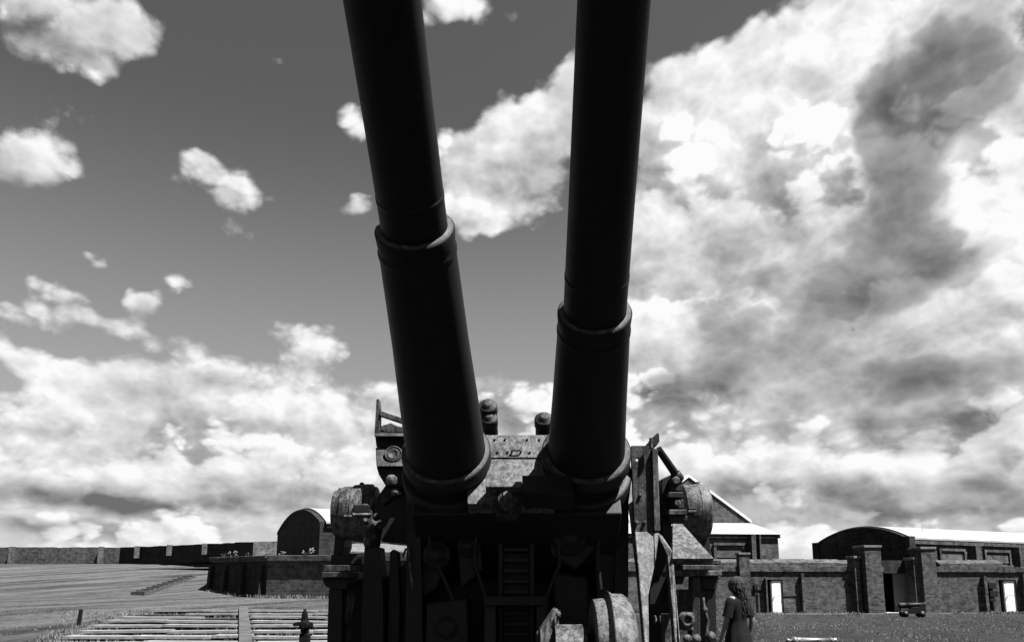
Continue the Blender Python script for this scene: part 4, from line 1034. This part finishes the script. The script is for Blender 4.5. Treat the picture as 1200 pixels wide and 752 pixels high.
def iron_post():
    Y = 6.6
    t = thing('iron_post', 'black iron post with pointed head and round boss in front of the slabs', 'post', (xat(356, Y), Y, 0))
    base = at(356, 752, Y)
    mb = MB(); mb.prism([at(350.5, 742, Y), at(361.5, 742, Y), Vector((base.x + 0.055, Y, 0.0)), Vector((base.x - 0.055, Y, 0.0))], (0, 0.08, 0)); mb.build('shaft', MAT['black'], t, 0.008)
    mb = MB(); mb.prism([at(x, y, Y + 0.01) for x, y in ((351.5, 741.7), (352, 727), (353.5, 718), (356.3, 712), (358.8, 718), (360, 727), (361, 741.7))], (0, 0.06, 0)); mb.build('spear_head', MAT['black'], t, 0.012)
    mb = MB(); c = at(356.5, 732, Y); mb.lathe([(-0.012, 0.02), (-0.010, 0.038), (0.0, 0.044), (0.06, 0.044), (0.08, 0.036), (0.082, 0.02)], c + Vector((0, -0.01, 0)), (0, 1, 0), 8); mb.build('boss', MAT['black'], t)
    mb = MB(); mb.prism([at(x, y, Y + 0.03) for x, y in ((342.5, 729.5), (350, 728), (350, 733), (343, 733))], (0, 0.04, 0)); mb.prism([at(x, y, Y + 0.03) for x, y in ((362, 728), (366, 729), (366, 735), (362, 735))], (0, 0.04, 0)); mb.build('cross_lug', MAT['black'], t, 0.006)
iron_post()

def weed(px, py, Y, h, flowers, label, seed):
    rr = random.Random(seed); b = at(px, py, Y)
    t = thing('weed', label, 'weed', tuple(b), 'weeds on the bastion')
    mb = MB(); fl_ = MB(); st = MB()
    for i in range(9):
        a = rr.uniform(0, 2 * PI); r = rr.uniform(0.2, 0.6) * h; top = b + Vector((math.cos(a) * r, math.sin(a) * r, h * rr.uniform(0.5, 1.0)))
        st.tube(b, top, 0.012, 0.006, 5)
        for j in range(6):
            f = rr.uniform(0.3, 1.0); q = b.lerp(top, f); d = Vector((rr.uniform(-1, 1), rr.uniform(-1, 1), rr.uniform(-0.2, 0.7))) * h * 0.22; s_ = d.cross(Vector((0, 0, 1))).normalized() * h * 0.06
            mb.add([q, q + d * 0.5 + s_, q + d, q + d * 0.5 - s_], [(0, 1, 2, 3)])
        if flowers:
            for j in range(3):
                q = top + Vector((rr.uniform(-1, 1), rr.uniform(-1, 1), rr.uniform(-0.5, 1))) * h * 0.14; r2 = h * 0.055
                fl_.lathe([(-r2, 0.002), (-r2 * 0.5, r2 * 0.9), (r2 * 0.5, r2 * 0.9), (r2, 0.002)], q, (0, 0, 1), 6)
    tag(st.build('stem', MAT['leaf'], t), kind='stuff'); tag(mb.build('leaf_cluster', MAT['leaf'], t), kind='stuff')
    if flowers: tag(fl_.build('flower_head', MAT['petal'], t), kind='stuff')
weed(361, 654.5, 33.2, 0.42, True, 'tall white-flowering weed on the bastion below the arched store', 1)
weed(272, 654.5, 37.2, 0.38, True, 'pale weed at the left end of the bastion top', 2)
weed(262, 655, 38.0, 0.30, False, 'low dark weed nearest the left corner of the bastion', 3)
weed(330, 654.5, 33.4, 0.30, True, 'small weed on the bastion at the left foot of the arched store', 4)
weed(291, 654.5, 35.6, 0.32, False, 'leafy weed on the bastion midway between corner and arched store', 5)
weed(310, 654.5, 34.2, 0.28, True, 'flowering weed above the last buttress of the bastion', 6)

def grass_tufts():
    rr = random.Random(11); mb = MB()
    def blade(p, h, n):
        for _ in range(n):
            a = rr.uniform(0, 2 * PI); d = Vector((math.cos(a), math.sin(a), 0)); w = Vector((-d.y, d.x, 0)) * h * 0.10
            q = p + Vector((rr.uniform(-1, 1), rr.uniform(-1, 1), 0)) * h * 0.5
            mb.v += [q - w, q + w, q + d * h * rr.uniform(0.2, 0.7) + Vector((0, 0, h * rr.uniform(0.6, 1.0)))]
            k = len(mb.v); mb.f.append([k - 3, k - 2, k - 1]); mb.sm.append(False)
    for _ in range(7000):                       # lawn on the right
        Y = 15 + 33 * rr.random(); X = rr.uniform(xat(800, Y), xat(1230, Y))
        c = mnoise.noise(Vector((X * 0.5, Y * 0.25, 3)))
        if c < rr.uniform(-0.5, 0.4): continue
        blade(Vector((X, Y, gz(X, Y) - 0.01)), rr.uniform(0.05, 0.12), 4)
    for _ in range(4500):                       # bank on the left
        Y = 11 + 50 * rr.random() ** 1.5; X = rr.uniform(xat(-40, Y), xat(400, Y))
        if 12.8 < Y < 21.6 and X > xat(pl(Y, [(13, 45), (21.6, 182)]), Y): continue
        c = mnoise.noise(Vector((X * 0.5, Y * 0.25, 8)))
        if c < rr.uniform(-0.5, 0.4): continue
        blade(Vector((X, Y, gz(X, Y) - 0.01)), rr.uniform(0.03, 0.08), 4)
    for _ in range(2600):                        # rank growth between the slabs and along their left edge
        Y = rr.uniform(12.9, 21.8)
        if rr.random() < 0.35: X = xat(pl(Y, [(13, 45), (21.6, 182)]), Y) + rr.uniform(-0.5, 0.25)
        else: X = rr.uniform(xat(60, Y), -1.4); Y = 13.0 + 1.02 * int((Y - 13.0) / 1.02) + rr.uniform(0.62, 0.98)
        z = 0.55 + (13.0 + 1.02 * int((Y - 13.0) / 1.02) - 13.6) * 0.0545 - 0.06
        blade(Vector((X, Y, z)), rr.uniform(0.05, 0.10), 4)
    for _ in range(2600):                        # growth along the foot of the fort wall and its gravel
        u = rr.uniform(-8, 30); v = rr.choice((0.1, 2.35, 2.65, 2.65)) + rr.uniform(-0.1, 0.25)
        if mnoise.noise(Vector((u * 0.7, v, 1))) < -0.1: continue
        blade(FW.p(u, v, -0.01), rr.uniform(0.08, 0.24), 5)
    for _ in range(900):                         # and of the bastion
        i = rr.choice((1, 2, 2)); f = rr.random(); q = Vector((*BP[i], 0)).lerp(Vector((*BP[i + 1], 0)), f); q.y -= rr.uniform(0.1, 0.5)
        blade(Vector((q.x, q.y, gz(q.x, q.y) - 0.02)), rr.uniform(0.08, 0.22), 5)
    me = bpy.data.meshes.new('grass'); me.from_pydata([tuple(v) for v in mb.v], [], mb.f); me.materials.append(MAT['blade'])
    o = bpy.data.objects.new('grass', me); COL.objects.link(o)
    tag(o, 'short uneven tufts of dry summer grass on lawn and bank', 'grass', kind='stuff')
grass_tufts()

# ------------------------------------------------------------------ the person walking away beyond the gun
def person():
    o = Vector((xat(863, 10.6), 10.6, 0.0))
    t = thing('person', 'person in a black dress with long loose hair walking away right of the gun', 'person', tuple(o))
    M = Matrix.Translation(o) @ Matrix.Rotation(R(38), 4, 'Z')
    J, E, Rr = [], [], []
    def j(p, r, par=None, ry=None):
        J.append(Vector(p)); Rr.append((r, ry or r))
        if par is not None: E.append((par, len(J) - 1))
        return len(J) - 1
    pel = j((0, 0, 0.93), 0.125, None, 0.10)
    sp = j((0, 0.0, 1.07), 0.105, pel, 0.085); ch = j((0, 0.0, 1.24), 0.125, sp, 0.095); nb = j((0, -0.01, 1.385), 0.075, ch, 0.065)
    nk = j((0, 0.0, 1.44), 0.046, nb); hb = j((0, 0.015, 1.495), 0.062, nk, 0.075); hm = j((0, 0.012, 1.56), 0.078, hb, 0.094); ht_ = j((0, 0.0, 1.625), 0.055, hm, 0.065)
    ns = j((0, 0.098, 1.545), 0.012, hm)
    for s in (-1, 1):
        j((s * 0.085, 0.0, 1.55), 0.014, hm)      # ear
        sh = j((s * 0.155, -0.01, 1.355), 0.058, nb); sw = -s * 0.06
        el = j((s * 0.205, -0.03 + sw, 1.10), 0.040, sh); wr = j((s * 0.215, 0.05 + sw, 0.87), 0.026, el)
        pm = j((s * 0.215, 0.075 + sw, 0.815), 0.030, wr, 0.017)
        for k, (dy, L) in enumerate(((0.030, 0.075), (0.010, 0.085), (-0.010, 0.080), (-0.028, 0.062))):
            a = j((s * 0.213, 0.082 + sw + dy, 0.775), 0.0095, pm); b = j((s * 0.205, 0.088 + sw + dy, 0.775 - L * 0.55), 0.0085, a); j((s * 0.19, 0.090 + sw + dy, 0.775 - L), 0.0075, b)
        a = j((s * 0.200, 0.115 + sw, 0.815), 0.010, pm); j((s * 0.190, 0.130 + sw, 0.775), 0.0085, a)
        hp = j((s * 0.085, 0, 0.87), 0.085, pel); fw = s * 0.14
        kn = j((s * 0.09, fw * 0.8 + 0.02, 0.49), 0.058, hp); an = j((s * 0.09, fw - 0.03, 0.09), 0.038, kn); he = j((s * 0.09, fw - 0.05, 0.04), 0.036, an); j((s * 0.095, fw + 0.13, 0.032), 0.030, he, 0.025)
    me = bpy.data.meshes.new('body'); me.from_pydata([tuple(M @ v) for v in J], E, [])
    me.materials.append(MAT['skin'])
    b = bpy.data.objects.new('body', me); COL.objects.link(b); b.parent = t; b.matrix_parent_inverse = parent_inv(t)
    sk = b.modifiers.new('skin', 'SKIN'); sk.use_smooth_shade = True
    lay = me.skin_vertices[0] if me.skin_vertices else None
    if lay is None:
        bm = bmesh.new(); bm.from_mesh(me); bm.verts.layers.skin.verify(); bm.to_mesh(me); bm.free(); lay = me.skin_vertices[0]
    for i, r in enumerate(Rr): lay.data[i].radius = r
    lay.data[0].use_root = True
    sd_ = b.modifiers.new('sub', 'SUBSURF'); sd_.levels = 2; sd_.render_levels = 2
    def loft(name, rings, m, n=28, folds=0.0, closed=False):
        mb = MB(); vs = []
        for (c, rx, ry, fo) in rings:
            for k in range(n):
                a = 2 * PI * k / n; f = 1 + fo * math.cos(7 * a + c[2] * 3) + fo * 0.5 * math.cos(11 * a)
                vs.append(M @ Vector((c[0] + rx * f * math.cos(a), c[1] + ry * f * math.sin(a), c[2])))
        fs = [(i * n + k, i * n + (k + 1) % n, (i + 1) * n + (k + 1) % n, (i + 1) * n + k) for i in range(len(rings) - 1) for k in range(n)]
        mb.add(vs, fs, True); return mb.build(name, MAT[m], t)
    d = loft('dress', [((0, -0.005, 1.415), 0.085, 0.072, 0), ((0, -0.005, 1.395), 0.135, 0.088, 0), ((0, -0.005, 1.36), 0.185, 0.102, 0), ((0, 0, 1.30), 0.178, 0.118, 0), ((0, 0, 1.22), 0.160, 0.122, 0.01), ((0, 0, 1.10), 0.138, 0.108, 0.012), ((0, 0, 1.04), 0.142, 0.112, 0.02), ((0, 0, 0.95), 0.168, 0.138, 0.03), ((0, 0, 0.84), 0.190, 0.160, 0.045), ((0, 0, 0.68), 0.215, 0.195, 0.06), ((0, 0, 0.50), 0.245, 0.235, 0.07), ((0, 0, 0.42), 0.255, 0.25, 0.08)], 'dress')
    for s in (-1, 1):
        mb = MB(); sw = -s * 0.06; a = M @ Vector((s * 0.135, -0.008, 1.365)); c = M @ Vector((s * 0.198, -0.025 + sw * 0.8, 1.13))
        mb.lathe([(-0.02, 0.045), (0.0, 0.066), (0.05, 0.070), (0.15, 0.064), (0.24, 0.066)], a, c - a, 18); mb.build('sleeve', MAT['dress'], d)
        mb = MB(); fw = s * 0.14
        mb.lathe([(-0.05, 0.02), (-0.045, 0.045), (0.0, 0.05), (0.08, 0.046), (0.16, 0.042), (0.20, 0.02)], M @ Vector((s * 0.09, fw - 0.05, 0.042)), M.to_3x3() @ Vector((0, 1, -0.02)), 16); mb.build('shoe', MAT['black'], t)
    loft('lit_neck_ring', [((0, -0.01, 1.385), 0.10, 0.088, 0.02), ((0, -0.012, 1.415), 0.088, 0.078, 0.03), ((0, -0.006, 1.44), 0.066, 0.064, 0.03), ((0, -0.004, 1.452), 0.055, 0.055, 0.0)], 'white')  # white ring standing in for sunlit skin of the neck
    for s in (-1, 1):
        mb = MB(); mb.lathe([(-0.011, 0.001), (-0.006, 0.009), (0.006, 0.009), (0.011, 0.001)], M @ Vector((s * 0.032, 0.088, 1.575)), M.to_3x3() @ Vector((0, 1, 0)), 10); mb.build('eye', MAT['white'], b)
    mb = MB(); mb.lathe([(-0.02, 0.001), (-0.01, 0.006), (0.01, 0.006), (0.02, 0.001)], M @ Vector((0, 0.085, 1.505)), M.to_3x3() @ Vector((1, 0, 0)), 8); mb.build('mouth', MAT['door'], b)
    # hair: cap and loose strands down the back
    mb = MB(); vs, fs, n, mrow = [], [], 24, 12
    for i in range(mrow):
        ph = PI * 0.62 * i / (mrow - 1)
        for k in range(n):
            a = 2 * PI * k / n; front = max(0.0, math.sin(a))
            ph2 = ph * (1 - 0.42 * front)
            w_ = 1 + 0.03 * math.sin(9 * a + 5 * ph)
            vs.append(M @ Vector((0.096 * w_ * math.sin(ph2) * math.cos(a), -0.005 + 0.112 * w_ * math.sin(ph2) * math.sin(a), 1.555 + 0.118 * math.cos(ph2))))
    fs = [(i * n + k, i * n + (k + 1) % n, (i + 1) * n + (k + 1) % n, (i + 1) * n + k) for i in range(mrow - 1) for k in range(n)]
    mb.add(vs, fs, True); rr = random.Random(5)
    for i in range(130):
        a = rr.uniform(-2.3, 2.3); L = rr.uniform(0.20, 0.40) * (1.0 if abs(a) < 1.6 else 0.7); ca, sa = math.cos(a), math.sin(a); prev = None
        for k in range(13):
            f = k / 12
            if f < 0.45:
                ph = f / 0.45 * 1.62 + 0.12
                q = Vector((0.101 * math.sin(ph) * sa, -0.005 - 0.117 * math.sin(ph) * ca, 1.556 + 0.121 * math.cos(ph)))
                last = q
            else:
                g = (f - 0.45) / 0.55
                q = last + Vector((-last.x * 0.35 * g + 0.016 * math.sin(8 * g + i) + 0.03 * g, -0.05 * g - (last.y + 0.06) * 0.5 * g + 0.014 * math.cos(9 * g + 2 * i), -L * g))
            r_ = 0.0075 * (1 - 0.6 * max(0.0, f - 0.4))
            if prev is not None: mb.tube(M @ prev, M @ q, r_, r_ * 0.95, 5)
            prev = q
    mb.build('hair', MAT['hair'], t)
person()
